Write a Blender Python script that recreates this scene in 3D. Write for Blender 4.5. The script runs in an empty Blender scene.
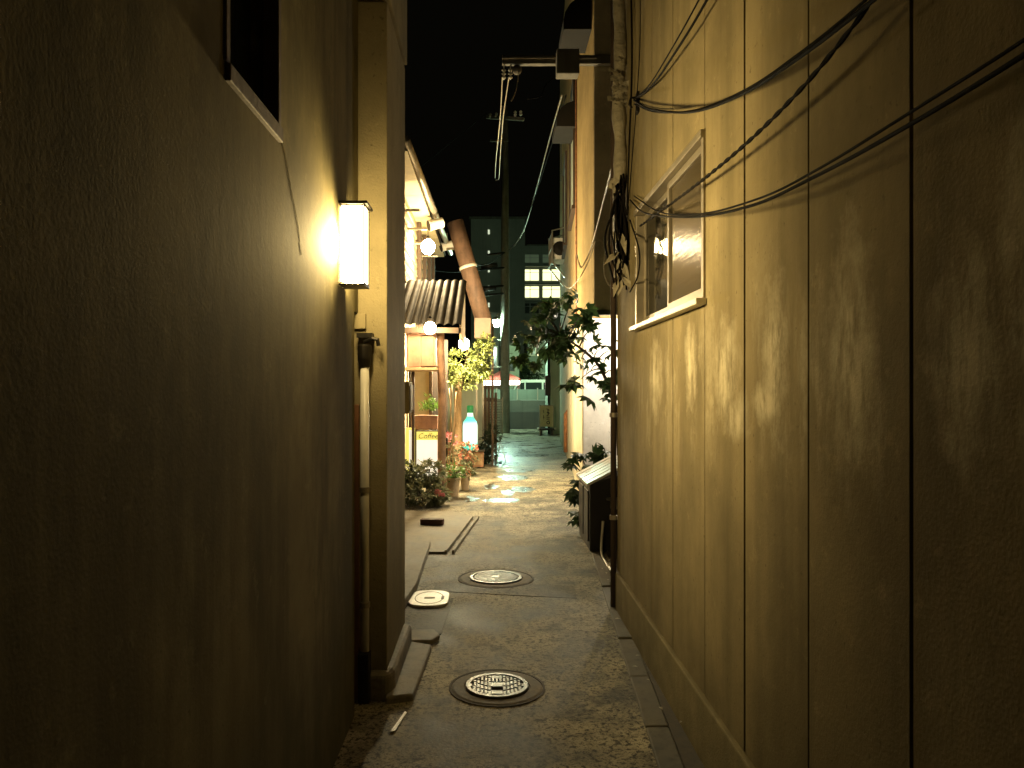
import bpy, bmesh, math, random
from mathutils import Vector, Matrix, Euler, noise as mnoise
R = math.radians
scene = bpy.context.scene
col = scene.collection
rng = random.Random(7)

# ------------------------------------------------------------------ helpers
CX, CY, F, H = 490.0, 388.0, 770.0, 1.5

def at(px, py, Y):
    """a point at depth Y (metres down the alley), read off the plan of the photograph"""
    return Vector(((px - CX) * Y / F, Y, H - (py - CY) * Y / F))

def tag(o, label=None, cat=None, group=None, kind=None):
    if label: o['label'] = label
    if cat: o['category'] = cat
    if group: o['group'] = group
    if kind: o['kind'] = kind
    return o

def thing(name, label, cat, loc=(0, 0, 0), group=None):
    o = bpy.data.objects.new(name, None)
    o.empty_display_size = 0.1
    col.objects.link(o)
    o.location = loc
    return tag(o, label, cat, group)

class MB:
    def __init__(self):
        self.bm = bmesh.new()
    def face(self, pts):
        vs = [self.bm.verts.new(Vector(p)) for p in pts]
        try:
            return self.bm.faces.new(vs)
        except ValueError:
            return None
    def box(self, x0, x1, y0, y1, z0, z1, mat=None):
        c = [Vector((x, y, z)) for z in (z0, z1) for y in (y0, y1) for x in (x0, x1)]
        if mat is not None:
            c = [mat @ v for v in c]
        v = [self.bm.verts.new(p) for p in c]
        for f in ((0, 2, 3, 1), (4, 5, 7, 6), (0, 1, 5, 4), (2, 6, 7, 3), (0, 4, 6, 2), (1, 3, 7, 5)):
            self.bm.faces.new([v[i] for i in f])
        return self
    def prism(self, poly, z0, z1, mat=None):
        a = [Vector((p[0], p[1], z0)) for p in poly]
        b = [Vector((p[0], p[1], z1)) for p in poly]
        if mat is not None:
            a = [mat @ p for p in a]; b = [mat @ p for p in b]
        va = [self.bm.verts.new(p) for p in a]
        vb = [self.bm.verts.new(p) for p in b]
        n = len(poly)
        self.bm.faces.new(va[::-1]); self.bm.faces.new(vb)
        for i in range(n):
            self.bm.faces.new((va[i], va[(i + 1) % n], vb[(i + 1) % n], vb[i]))
        return self
    def tube(self, pts, r, seg=8, cap=True):
        pts = [Vector(p) for p in pts]
        rs = r if isinstance(r, (list, tuple)) else [r] * len(pts)
        t = (pts[1] - pts[0]).normalized()
        up = Vector((0, 0, 1)) if abs(t.z) < 0.9 else Vector((1, 0, 0))
        n = t.cross(up).normalized()
        rings = []
        for i, p in enumerate(pts):
            if i == 0: t2 = (pts[1] - pts[0])
            elif i == len(pts) - 1: t2 = (pts[-1] - pts[-2])
            else: t2 = (pts[i + 1] - pts[i - 1])
            if t2.length < 1e-9: t2 = t
            t2 = t2.normalized()
            n = n - t2 * n.dot(t2)
            if n.length < 1e-6: n = t2.orthogonal()
            n.normalize()
            b = t2.cross(n)
            rings.append([self.bm.verts.new(p + (n * math.cos(a) + b * math.sin(a)) * rs[i])
                          for a in [2 * math.pi * k / seg for k in range(seg)]])
        for i in range(len(rings) - 1):
            for k in range(seg):
                self.bm.faces.new((rings[i][k], rings[i][(k + 1) % seg], rings[i + 1][(k + 1) % seg], rings[i + 1][k]))
        if cap:
            self.bm.faces.new(rings[0][::-1]); self.bm.faces.new(rings[-1])
        return self
    def lathe(self, prof, c=(0, 0, 0), seg=24, sy=1.0):
        c = Vector(c)
        rings = []
        for r, z in prof:
            rings.append([self.bm.verts.new(c + Vector((r * math.cos(a), sy * r * math.sin(a), z)))
                          for a in [2 * math.pi * k / seg for k in range(seg)]])
        for i in range(len(rings) - 1):
            for k in range(seg):
                self.bm.faces.new((rings[i][k], rings[i][(k + 1) % seg], rings[i + 1][(k + 1) % seg], rings[i + 1][k]))
        self.bm.faces.new(rings[0][::-1]); self.bm.faces.new(rings[-1])
        return self
    def ball(self, c, r, seg=14, sz=1.0):
        prof = [(max(1e-4, r * math.sin(math.pi * i / 8)), -r * sz * math.cos(math.pi * i / 8)) for i in range(9)]
        return self.lathe(prof, c, seg)
    def leaf(self, p, d, nrm, L, W):
        d = d.normalized()
        s = d.cross(nrm)
        if s.length < 1e-5: s = d.orthogonal()
        s.normalize(); nn = s.cross(d)
        a = p; b = p + d * L * .45 + s * W * .5 + nn * L * .06; c = p + d * L - nn * L * .12
        e = p + d * L * .45 - s * W * .5 + nn * L * .06; m = p + d * L * .5
        v = [self.bm.verts.new(q) for q in (a, b, c, e, m)]
        self.bm.faces.new((v[0], v[1], v[4])); self.bm.faces.new((v[1], v[2], v[4]))
        self.bm.faces.new((v[2], v[3], v[4])); self.bm.faces.new((v[3], v[0], v[4]))
    def palm_leaf(self, p, d, nrm, S, lobes=7):
        """one broad hand-shaped leaf"""
        d = d.normalized(); s = d.cross(nrm)
        if s.length < 1e-5: s = d.orthogonal()
        s.normalize(); nn = s.cross(d)
        for k in range(lobes):
            a = (k - (lobes - 1) / 2) / ((lobes - 1) / 2) * R(115)
            ld = d * math.cos(a) + s * math.sin(a) - nn * (.18 + .12 * abs(a))
            L = S * (1 - .28 * abs(a) / R(115)) * (.9 + .2 * rng.random())
            self.leaf(p, ld, nn, L, L * .46)
    def build(self, name, mat, parent=None, smooth=False, bevel=0.0, segs=2):
        me = bpy.data.meshes.new(name)
        off = Vector(parent_world(parent)) if parent else Vector((0, 0, 0))
        if off.length > 0:
            for v in self.bm.verts: v.co -= off
        bmesh.ops.recalc_face_normals(self.bm, faces=self.bm.faces[:]) if len(self.bm.faces) < 4000 else None
        self.bm.to_mesh(me); self.bm.free()
        o = bpy.data.objects.new(name, me)
        col.objects.link(o)
        if parent: o.parent = parent
        if isinstance(mat, (list, tuple)):
            for m in mat: me.materials.append(m)
        else:
            me.materials.append(mat)
        if smooth:
            for p in me.polygons: p.use_smooth = True
        if bevel:
            b = o.modifiers.new('bevel', 'BEVEL'); b.width = bevel; b.segments = segs; b.limit_method = 'ANGLE'
        return o

def parent_world(o):
    v = Vector((0, 0, 0))
    while o is not None:
        v += Vector(o.location); o = o.parent
    return v

def structure(o):
    o['kind'] = 'structure'; return o

def curve_pts(ctrl, n=24):
    """Catmull-Rom through control points"""
    c = [Vector(p) for p in ctrl]
    c = [c[0] * 2 - c[1]] + c + [c[-1] * 2 - c[-2]]
    out = []
    for i in range(1, len(c) - 2):
        for k in range(n):
            t = k / n
            p0, p1, p2, p3 = c[i - 1], c[i], c[i + 1], c[i + 2]
            out.append(.5 * ((2 * p1) + (p2 - p0) * t + (2 * p0 - 5 * p1 + 4 * p2 - p3) * t * t + (3 * p1 - p0 - 3 * p2 + p3) * t ** 3))
    out.append(c[-2])
    return out

# ------------------------------------------------------------------ materials
def nodes_of(name):
    m = bpy.data.materials.new(name); m.use_nodes = True
    nt = m.node_tree
    return m, nt, nt.nodes['Principled BSDF'], nt.nodes['Material Output']

def N(nt, t, **kw):
    n = nt.nodes.new(t)
    for k, v in kw.items(): setattr(n, k, v)
    return n

def noise_tex(nt, scale, detail=4, rough=.55, vec=None, stretch=None):
    n = N(nt, 'ShaderNodeTexNoise')
    n.inputs['Scale'].default_value = scale; n.inputs['Detail'].default_value = detail
    n.inputs['Roughness'].default_value = rough
    if vec is not None:
        if stretch is not None:
            mp = N(nt, 'ShaderNodeMapping'); mp.inputs['Scale'].default_value = stretch
            nt.links.new(vec, mp.inputs['Vector']); vec = mp.outputs['Vector']
        nt.links.new(vec, n.inputs['Vector'])
    return n.outputs['Fac']

def ramp(nt, fac, stops):
    r = N(nt, 'ShaderNodeValToRGB')
    e = r.color_ramp.elements
    while len(e) < len(stops): e.new(.5)
    for i, (p, c) in enumerate(stops):
        e[i].position = p
        e[i].color = (c, c, c, 1) if not isinstance(c, (tuple, list)) else (*c, 1)
    nt.links.new(fac, r.inputs['Fac'])
    return r.outputs['Color']

def mixc(nt, a, b, fac, mode='MIX'):
    m = N(nt, 'ShaderNodeMix', data_type='RGBA', blend_type=mode)
    for sock, v in ((m.inputs[0], fac), (m.inputs[6], a), (m.inputs[7], b)):
        if hasattr(v, 'is_linked'): nt.links.new(v, sock)
        elif isinstance(v, (int, float)): sock.default_value = v
        else: sock.default_value = (*v, 1)
    return m.outputs[2]

def mathn(nt, op, a, b=None):
    m = N(nt, 'ShaderNodeMath', operation=op)
    for i, v in enumerate((a, b)):
        if v is None: continue
        if hasattr(v, 'is_linked'): nt.links.new(v, m.inputs[i])
        else: m.inputs[i].default_value = v
    return m.outputs[0]

def bump(nt, b, height, strength, dist=.01):
    n = N(nt, 'ShaderNodeBump'); n.inputs['Strength'].default_value = strength
    n.inputs['Distance'].default_value = dist
    nt.links.new(height, n.inputs['Height'])
    nt.links.new(n.outputs['Normal'], b.inputs['Normal'])

def pm(name, base, rough=.7, var=.35, scale=6, bs=.3, bscale=60, metal=0.0, streak=0.0, dist=.004, dirt=0.0):
    """general weathered surface: cloudy tone, optional vertical streaks, fine relief"""
    m, nt, b, out = nodes_of(name)
    tc = N(nt, 'ShaderNodeTexCoord').outputs['Object']
    n1 = noise_tex(nt, scale, 6, .6, tc)
    c = mixc(nt, [v * (1 - var) for v in base], [min(1, v * (1 + var * .7)) for v in base], ramp(nt, n1, [(.3, 0.), (.7, 1.)]))
    if streak:
        s = noise_tex(nt, 1.0, 4, .6, tc, (9, 9, .45))
        c = mixc(nt, c, [v * .35 for v in base], mathn(nt, 'MULTIPLY', ramp(nt, s, [(.48, 0.), (.72, 1.)]), streak))
    if dirt:
        s = noise_tex(nt, scale * 3.1, 5, .7, tc)
        c = mixc(nt, c, (.03, .024, .015), mathn(nt, 'MULTIPLY', ramp(nt, s, [(.5, 0.), (.75, 1.)]), dirt))
    nt.links.new(c, b.inputs['Base Color'])
    b.inputs['Roughness'].default_value = rough; b.inputs['Metallic'].default_value = metal
    rr = ramp(nt, n1, [(.2, max(0.02, rough - .12)), (.8, min(1, rough + .1))])
    nt.links.new(rr, b.inputs['Roughness'])
    if bs: bump(nt, b, noise_tex(nt, bscale, 4, .6, tc), bs, dist)
    return m

def emit(name, color, strength):
    m, nt, b, out = nodes_of(name)
    b.inputs['Base Color'].default_value = (*[min(.8, c) for c in color], 1)
    b.inputs['Emission Color'].default_value = (*color, 1)
    b.inputs['Emission Strength'].default_value = strength
    b.inputs['Roughness'].default_value = .4
    # slight unevenness over the lit surface
    tc = N(nt, 'ShaderNodeTexCoord').outputs['Object']
    nz = noise_tex(nt, 9, 2, .5, tc)
    nt.links.new(mixc(nt, [c * .85 for c in color], color, nz), b.inputs['Emission Color'])
    return m

def leafmat(name, c0, c1, trans=.35, rough=.4):
    m, nt, b, out = nodes_of(name)
    tc = N(nt, 'ShaderNodeTexCoord').outputs['Object']
    c = mixc(nt, c0, c1, ramp(nt, noise_tex(nt, 11, 3, .6, tc), [(.35, 0.), (.65, 1.)]))
    nt.links.new(c, b.inputs['Base Color']); b.inputs['Roughness'].default_value = rough
    tr = N(nt, 'ShaderNodeBsdfTranslucent'); nt.links.new(c, tr.inputs['Color'])
    mx = N(nt, 'ShaderNodeMixShader'); mx.inputs[0].default_value = trans
    nt.links.new(b.outputs[0], mx.inputs[1]); nt.links.new(tr.outputs[0], mx.inputs[2])
    nt.links.new(mx.outputs[0], out.inputs['Surface'])
    return m

def wall_mat(name, base, pale=None, pale_rng=(1.15, 2.05), streak=.6, bs=.5, blot=.2):
    m, nt, b, out = nodes_of(name)
    tc = N(nt, 'ShaderNodeTexCoord').outputs['Object']
    big = noise_tex(nt, 1.3, 6, .65, tc)
    c = mixc(nt, [v * .62 for v in base], [v * 1.12 for v in base], ramp(nt, big, [(.3, 0.), (.68, 1.)]))
    s = noise_tex(nt, 1.0, 5, .62, tc, (5.0, 5.0, .28))
    c = mixc(nt, c, [v * .38 for v in base], mathn(nt, 'MULTIPLY', ramp(nt, s, [(.46, 0.), (.74, 1.)]), streak))
    bl = noise_tex(nt, 1.0, 6, .72, tc, (2.2, 2.2, .9))
    c = mixc(nt, c, [base[0] * .42, base[1] * .44, base[2] * .45], mathn(nt, 'MULTIPLY', ramp(nt, bl, [(.45, 0.), (.62, 1.)]), blot))
    sc_ = noise_tex(nt, 7, 7, .75, tc)
    c = mixc(nt, c, [min(1, v * 1.5) for v in base], mathn(nt, 'MULTIPLY', ramp(nt, sc_, [(.58, 0.), (.68, 1.)]), .35))
    spot = noise_tex(nt, 45, 3, .5, tc)
    c = mixc(nt, c, [v * .5 for v in base], ramp(nt, spot, [(.66, 0.), (.74, .8)]))
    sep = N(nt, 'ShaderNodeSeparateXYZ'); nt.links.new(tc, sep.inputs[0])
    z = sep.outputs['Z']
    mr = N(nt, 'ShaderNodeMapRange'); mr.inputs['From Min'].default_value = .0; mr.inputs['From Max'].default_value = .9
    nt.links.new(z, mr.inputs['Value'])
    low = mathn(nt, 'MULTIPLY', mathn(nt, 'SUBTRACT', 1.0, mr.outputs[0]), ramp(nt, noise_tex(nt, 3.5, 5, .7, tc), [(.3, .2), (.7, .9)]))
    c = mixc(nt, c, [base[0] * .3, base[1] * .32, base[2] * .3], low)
    if pale:
        e = noise_tex(nt, 1.0, 7, .66, tc, (5.5, 5.5, 1.5))
        mk = ramp(nt, e, [(.50, 0.), (.62, 1.)])
        mk = mathn(nt, 'MULTIPLY', mk, ramp(nt, noise_tex(nt, 26, 5, .7, tc), [(.35, .35), (.6, 1.)]))
        m1 = N(nt, 'ShaderNodeMapRange'); m1.inputs['From Min'].default_value = pale_rng[0]; m1.inputs['From Max'].default_value = pale_rng[0] + .25
        nt.links.new(z, m1.inputs['Value'])
        m2 = N(nt, 'ShaderNodeMapRange'); m2.inputs['From Min'].default_value = pale_rng[1]; m2.inputs['From Max'].default_value = pale_rng[1] - .5
        nt.links.new(z, m2.inputs['Value'])
        mk = mathn(nt, 'MULTIPLY', mathn(nt, 'MULTIPLY', mk, m1.outputs[0]), m2.outputs[0])
        mk = mathn(nt, 'MULTIPLY', mk, .35)
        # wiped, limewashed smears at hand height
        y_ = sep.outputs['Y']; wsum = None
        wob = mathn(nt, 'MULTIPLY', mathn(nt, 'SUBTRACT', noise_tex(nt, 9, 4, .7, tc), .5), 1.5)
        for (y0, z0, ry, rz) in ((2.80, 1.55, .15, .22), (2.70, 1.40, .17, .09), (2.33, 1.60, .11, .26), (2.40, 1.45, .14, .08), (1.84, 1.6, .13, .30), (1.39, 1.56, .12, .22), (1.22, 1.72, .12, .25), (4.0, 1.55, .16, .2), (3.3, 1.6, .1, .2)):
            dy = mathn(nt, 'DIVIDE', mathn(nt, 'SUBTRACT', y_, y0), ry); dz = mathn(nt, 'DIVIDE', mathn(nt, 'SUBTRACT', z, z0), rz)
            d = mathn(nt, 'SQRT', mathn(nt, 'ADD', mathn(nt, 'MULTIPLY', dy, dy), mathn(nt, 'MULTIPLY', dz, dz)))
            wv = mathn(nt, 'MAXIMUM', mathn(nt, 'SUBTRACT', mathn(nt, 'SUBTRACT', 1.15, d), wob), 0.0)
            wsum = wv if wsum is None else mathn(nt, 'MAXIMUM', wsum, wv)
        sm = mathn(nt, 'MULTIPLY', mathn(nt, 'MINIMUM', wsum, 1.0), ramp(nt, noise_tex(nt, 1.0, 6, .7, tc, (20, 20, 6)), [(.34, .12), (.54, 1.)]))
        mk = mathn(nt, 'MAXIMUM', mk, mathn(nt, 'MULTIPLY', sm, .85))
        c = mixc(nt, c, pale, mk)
    nt.links.new(c, b.inputs['Base Color'])
    b.inputs['Roughness'].default_value = .85
    b.inputs['Specular IOR Level'].default_value = .05
    h = mathn(nt, 'ADD', noise_tex(nt, 110, 3, .6, tc), mathn(nt, 'MULTIPLY', noise_tex(nt, 22, 3, .6, tc), .8))
    bump(nt, b, h, bs, .006)
    return m

M = {}
M['creamwall'] = wall_mat('cream_render', (.68, .60, .42), streak=.25, bs=.2)
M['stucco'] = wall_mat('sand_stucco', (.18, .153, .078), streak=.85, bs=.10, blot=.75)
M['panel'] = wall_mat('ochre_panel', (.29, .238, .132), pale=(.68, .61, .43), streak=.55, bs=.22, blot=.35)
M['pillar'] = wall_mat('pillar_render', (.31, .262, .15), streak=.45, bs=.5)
M['yellow'] = wall_mat('yellow_render', (.38, .285, .13), streak=.35, bs=.3)
M['whitewall'] = wall_mat('white_render', (.75, .72, .66), streak=.08, bs=.15)
M['joint'] = pm('joint_sealant', (.025, .02, .012), .9)
M['concrete'] = pm('old_concrete', (.24, .21, .15), .8, .4, 5, .5, 50, dirt=.75)
M['kerb'] = pm('grimy_kerb_concrete', (.10, .086, .055), .85, .45, 5, .6, 40, dirt=.85)
M['slab'] = pm('pale_concrete_slab', (.27, .235, .16), .8, .35, 4, .5, 70, dirt=.6)
M['dark'] = pm('dark_void', (.012, .01, .008), .8)
M['alu'] = pm('weathered_aluminium', (.34, .30, .23), .42, .2, 8, .1, 90, .6)
M['blackmetal'] = pm('black_iron_frame', (.02, .017, .012), .45, .3, 20, .1, 90, .7)
M['cast'] = pm('worn_cast_iron', (.17, .165, .15), .5, .4, 14, .35, 120, .5)
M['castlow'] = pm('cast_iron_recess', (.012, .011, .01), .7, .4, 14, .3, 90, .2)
M['plastic'] = pm('pale_plastic_lid', (.82, .8, .74), .5, .15, 14, .15, 60, dirt=.25)
M['wood'] = pm('weathered_log', (.26, .15, .085), .75, .4, 9, .5, 30, streak=.4, dist=.01)
M['woodpale'] = pm('pale_log', (.5, .34, .19), .75, .35, 9, .5, 30, streak=.35, dist=.01)
M['woodred'] = pm('red_brown_timber', (.42, .22, .14), .7, .35, 7, .4, 40, streak=.3)
M['wooddark'] = pm('dark_timber', (.07, .045, .028), .75, .4, 7, .4, 40, streak=.3)
M['siding'] = pm('cream_clapboard', (.55, .43, .25), .75, .3, 4, .3, 40, streak=.35)
M['cream'] = pm('cream_board', (.55, .47, .27), .7, .2, 4, .2, 40, streak=.2)
M['tin'] = pm('grey_corrugated_sheet', (.022, .019, .014), .6, .4, 5, .2, 40, .1, dirt=.6)
M['terracotta'] = pm('terracotta_paint', (.15, .088, .056), .75, .4, 3.5, .3, 40, streak=.7, dirt=.45)
M['peach'] = pm('peach_paint', (.25, .165, .115), .6, .2, 5, .2, 40)
M['white'] = pm('white_enamel', (.7, .67, .58), .4, .15, 8, .08, 50)
M['orange'] = pm('orange_brown_door', (.2, .09, .04), .7, .3, 6, .3, 40, streak=.3)
M['cable'] = pm('black_cable', (.006, .005, .004), .85, .3, 20, 0)
M['cable'].node_tree.nodes['Principled BSDF'].inputs['Specular IOR Level'].default_value = .08
M['cablepale'] = pm('grey_cable', (.3, .26, .18), .5, .3, 20, 0)
M['lagging'] = pm('wrapped_pipe_lagging', (.33, .295, .215), .8, .35, 9, .8, 28, dist=.02, dirt=.35)
M['binblack'] = pm('black_sheet_metal', (.014, .012, .01), .5, .3, 6, .2, 30)
M['soil'] = pm('dark_soil', (.06, .047, .028), .95, .4, 20, .8, 50)
M['pot'] = pm('cream_plant_pot', (.55, .42, .27), .6, .25, 9, .15, 40, dirt=.2)
M['potred'] = pm('terracotta_plant_pot', (.42, .17, .08), .7, .25, 9, .2, 40)
M['pole'] = pm('utility_pole_concrete', (.30, .28, .23), .8, .3, 4, .3, 50, streak=.4)
M['greenwall'] = pm('pale_green_render', (.42, .48, .38), .8, .15, 2, .2, 40, streak=.25)
M['greydark'] = pm('dark_grey_concrete', (.16, .15, .12), .85, .3, 2, .3, 40, streak=.5)
M['farwall'] = pm('far_building_concrete', (.30, .31, .27), .85, .2, .35, .2, 5, streak=.25)
M['louver'] = pm('grey_louver', (.45, .46, .42), .6, .15, 4, .1, 40)
M['red'] = pm('red_canopy_cloth', (.6, .08, .04), .7, .15, 8, .1, 60)
M['carpaint'] = pm('white_car_paint', (.6, .62, .6), .25, .06, 3, 0)
M['rubber'] = pm('tyre_rubber', (.02, .02, .02), .85, .2, 20, .2, 60)
M['carglass'] = pm('dark_car_glass', (.015, .02, .02), .06, .1, 3, 0)
M['brick'] = pm('dark_red_brick', (.09, .04, .025), .85, .35, 20, .5, 60)
M['rust'] = pm('rusty_metal', (.3, .13, .05), .8, .5, 14, .4, 60)
M['curtain'] = pm('grey_green_curtain', (.3, .3, .2), .9, .3, 6, .3, 30, streak=.5)

LC = (1.0, .735, .31)
M['lamp'] = emit('warm_lamp_glass', LC, 26)
M['lampside'] = emit('warm_lamp_side_glass', LC, 14)
M['lampback'] = emit('warm_lamp_back_glass', LC, 105)
M['lampend'] = emit('warm_lamp_end_glass', LC, 210)
M['bulb'] = emit('warm_bulb', (1.0, .74, .38), 460)
M['bulb2'] = emit('warm_white_bulb', (1.0, .75, .40), 290)
M['bulb3'] = emit('bright_white_bulb', (1.0, .80, .46), 2900)
M['bulbhidden'] = emit('white_bulb', (1.0, .88, .68), 1300)
M['streetbulb'] = emit('green_white_street_bulb', (.60, 1.0, .76), 1700)
M['farfill'] = emit('far_fill_bulb', (.66, 1.0, .58), 6000)
M['signwhite'] = emit('lit_sign_face', (1.0, .97, .82), .8)
M['signyellow'] = emit('lit_yellow_sign_face', (1.0, .86, .2), .75)
M['litwin'] = emit('lit_far_window', (1.0, 1.0, .55), 1.7)
M['dimwin'] = emit('dim_far_window', (.5, .6, .4), .06)
M['slit'] = emit('lit_stair_slit', (.9, 1.0, .7), .9)
M['canopylight'] = emit('canopy_strip_light', (1.0, .80, .66), 16)
M['ink'] = pm('brown_sign_ink', (.16, .11, .03), .8, .1, 9, 0)
M['inkdark'] = pm('dark_sign_ink', (.02, .02, .015), .8, .1, 9, 0)

M['fatsia'] = leafmat('dark_glossy_leaf', (.02, .045, .014), (.045, .085, .025), .25, .5)
M['maple'] = leafmat('bright_small_leaf', (.12, .17, .04), (.30, .33, .11), .45, .5)
M['shrub'] = leafmat('shrub_leaf', (.06, .085, .03), (.30, .30, .17), .3, .5)
M['fresh'] = leafmat('fresh_green_leaf', (.08, .17, .03), (.16, .28, .06), .4, .45)
M['darkleaf'] = leafmat('very_dark_leaf', (.015, .03, .012), (.03, .05, .02), .2, .5)
M['pink'] = leafmat('pink_petal', (.6, .16, .2), (.75, .34, .34), .3, .6)
M['coral'] = leafmat('coral_petal', (.55, .16, .1), (.65, .3, .2), .3, .6)
M['bark'] = pm('bark', (.07, .05, .03), .85, .4, 15, .6, 50)

# bottle sign: lit plastic, bands by height
def bottle_mat():
    m, nt, b, out = nodes_of('lit_bottle_plastic')
    tc = N(nt, 'ShaderNodeTexCoord').outputs['Object']
    sep = N(nt, 'ShaderNodeSeparateXYZ'); nt.links.new(tc, sep.inputs[0])
    mr = N(nt, 'ShaderNodeMapRange'); mr.inputs['From Min'].default_value = 0; mr.inputs['From Max'].default_value = .84
    nt.links.new(sep.outputs['Z'], mr.inputs['Value'])
    c = ramp(nt, mr.outputs[0], [(0., (.02, .42, .36)), (.13, (.05, .62, .5)), (.2, (.75, 1., .85)), (.55, (.75, 1., .88)), (.66, (.12, .8, .62)), (.74, (.10, .6, .42)), (.78, (.8, 1., .8)), (.84, (.8, 1., .8)), (.88, (.02, .22, .07))])
    nt.links.new(c, b.inputs['Emission Color']); nt.links.new(c, b.inputs['Base Color'])
    b.inputs['Emission Strength'].default_value = 1.5
    return m
M['bottle'] = bottle_mat()

def asphalt_mat(name, dark=1.0, wet=0.0):
    m, nt, b, out = nodes_of(name)
    tc = N(nt, 'ShaderNodeTexCoord').outputs['Object']
    grain = noise_tex(nt, 95, 3, .7, tc)
    big = noise_tex(nt, 1.7, 6, .68, tc)
    mid = noise_tex(nt, 5.5, 5, .65, tc)
    base = mixc(nt, (.13 * dark, .115 * dark, .08 * dark), (.50 * dark, .445 * dark, .31 * dark), ramp(nt, big, [(.40, 0.), (.62, 1.)]))
    base = mixc(nt, base, (.045, .04, .028), mathn(nt, 'MULTIPLY', ramp(nt, mid, [(.52, 0.), (.66, 1.)]), .75))
    v = N(nt, 'ShaderNodeTexVoronoi'); v.inputs['Scale'].default_value = 60
    nt.links.new(tc, v.inputs['Vector'])
    base = mixc(nt, base, (.55 * dark, .5 * dark, .36 * dark), mathn(nt, 'MULTIPLY', ramp(nt, v.outputs['Distance'], [(.10, 1.), (.26, 0.)]), .4))
    base = mixc(nt, base, (.010, .008, .005), mathn(nt, 'MULTIPLY', ramp(nt, grain, [(.52, 0.), (.62, 1.)]), .8))
    g2 = noise_tex(nt, 38, 4, .7, tc)
    base = mixc(nt, base, (.010, .008, .005), mathn(nt, 'MULTIPLY', ramp(nt, g2, [(.52, 0.), (.60, 1.)]), .88))
    nt.links.new(base, b.inputs['Base Color'])
    sep = N(nt, 'ShaderNodeSeparateXYZ'); nt.links.new(tc, sep.inputs[0])
    mr = N(nt, 'ShaderNodeMapRange'); mr.inputs['From Min'].default_value = 12.; mr.inputs['From Max'].default_value = 17.
    mr.inputs['To Min'].default_value = 0.; mr.inputs['To Max'].default_value = .42
    nt.links.new(sep.outputs['Y'], mr.inputs['Value'])
    nt.links.new(mathn(nt, 'ADD', .10, mr.outputs[0]), b.inputs['Specular IOR Level'])
    ro = mathn(nt, 'SUBTRACT', ramp(nt, big, [(.35, .62), (.6, .8)]), mr.outputs[0])
    nt.links.new(ro, b.inputs['Roughness'])
    h = mathn(nt, 'ADD', mathn(nt, 'MULTIPLY', v.outputs['Distance'], .9), grain)
    bump(nt, b, h, .28, .004)
    return m
M['asphalt'] = asphalt_mat('worn_asphalt')
M['asphaltdark'] = asphalt_mat('dark_asphalt_patch', .55)
M['water'] = pm('thin_rain_water', (.06, .052, .034), .3, .4, 9, .6, 14, dist=.014)
M['water'].node_tree.nodes['Principled BSDF'].inputs['Specular IOR Level'].default_value = .14

# ------------------------------------------------------------------ world and camera
w = bpy.data.worlds.new('World'); scene.world = w; w.use_nodes = True
wn = w.node_tree
sky = wn.nodes.new('ShaderNodeTexSky'); sky.sky_type = 'NISHITA'; sky.sun_disc = False
sky.sun_elevation = R(-6); sky.sun_rotation = R(200)
wn.links.new(sky.outputs[0], wn.nodes['Background'].inputs['Color'])
wn.nodes['Background'].inputs['Strength'].default_value = .05
glow = wn.nodes.new('ShaderNodeBackground'); glow.inputs['Color'].default_value = (1.0, .9, .55, 1); glow.inputs['Strength'].default_value = .0016
addn = wn.nodes.new('ShaderNodeAddShader')
wn.links.new(wn.nodes['Background'].outputs[0], addn.inputs[0]); wn.links.new(glow.outputs[0], addn.inputs[1])
wn.links.new(addn.outputs[0], wn.nodes['World Output'].inputs['Surface'])

cam_d = bpy.data.cameras.new('camera'); cam = bpy.data.objects.new('camera', cam_d); col.objects.link(cam)
cam.location = (0, 0, H); cam.rotation_euler = (R(90), 0, 0)
cam_d.sensor_width = 36; cam_d.lens = F / 1024 * 36
cam_d.shift_x = (512 - CX) / 1024; cam_d.shift_y = (CY - 384) / 1024
cam_d.clip_start = .05; cam_d.clip_end = 1000
scene.camera = cam
scene.view_settings.view_transform = 'Standard'; scene.view_settings.look = 'None'; scene.view_settings.exposure = 0
scene.cycles.sample_clamp_indirect = 4.0
scene.cycles.max_bounces = 6; scene.cycles.diffuse_bounces = 3; scene.cycles.glossy_bounces = 3; scene.cycles.transmission_bounces = 3; scene.cycles.transparent_max_bounces = 6
scene.cycles.caustics_reflective = False; scene.cycles.caustics_refractive = False

# ------------------------------------------------------------------ ground
g = MB()
# alley stretch finely cut and slightly uneven, then one sheet to the horizon
nx, ny = 40, 170
X0, X1, Y0, Y1 = -3., 3., -4., 30.
grid = []
for j in range(ny + 1):
    row = []
    for i in range(nx + 1):
        x = X0 + (X1 - X0) * i / nx; y = Y0 + (Y1 - Y0) * j / ny
        e = min(1, min(x - X0, X1 - x, y - Y0, Y1 - y) / .5)
        z = (mnoise.noise(Vector((x * .9, y * .7, 0))) * .003 + mnoise.noise(Vector((x * 3, y * 2.6, 5))) * .0015) * e - .005 * e
        row.append(g.bm.verts.new((x, y, z)))
    grid.append(row)
for j in range(ny):
    for i in range(nx):
        g.bm.faces.new((grid[j][i], grid[j][i + 1], grid[j + 1][i + 1], grid[j + 1][i]))
B = 400.
for q in (((-B, -B), (B, -B), (B, Y0), (-B, Y0)), ((-B, Y1), (B, Y1), (B, B), (-B, B)),
          ((-B, Y0), (X0, Y0), (X0, Y1), (-B, Y1)), ((X1, Y0), (B, Y0), (B, Y1), (X1, Y1))):
    g.face([(x, y, 0) for x, y in q])
structure(g.build('ground', M['asphalt'], smooth=True))

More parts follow.
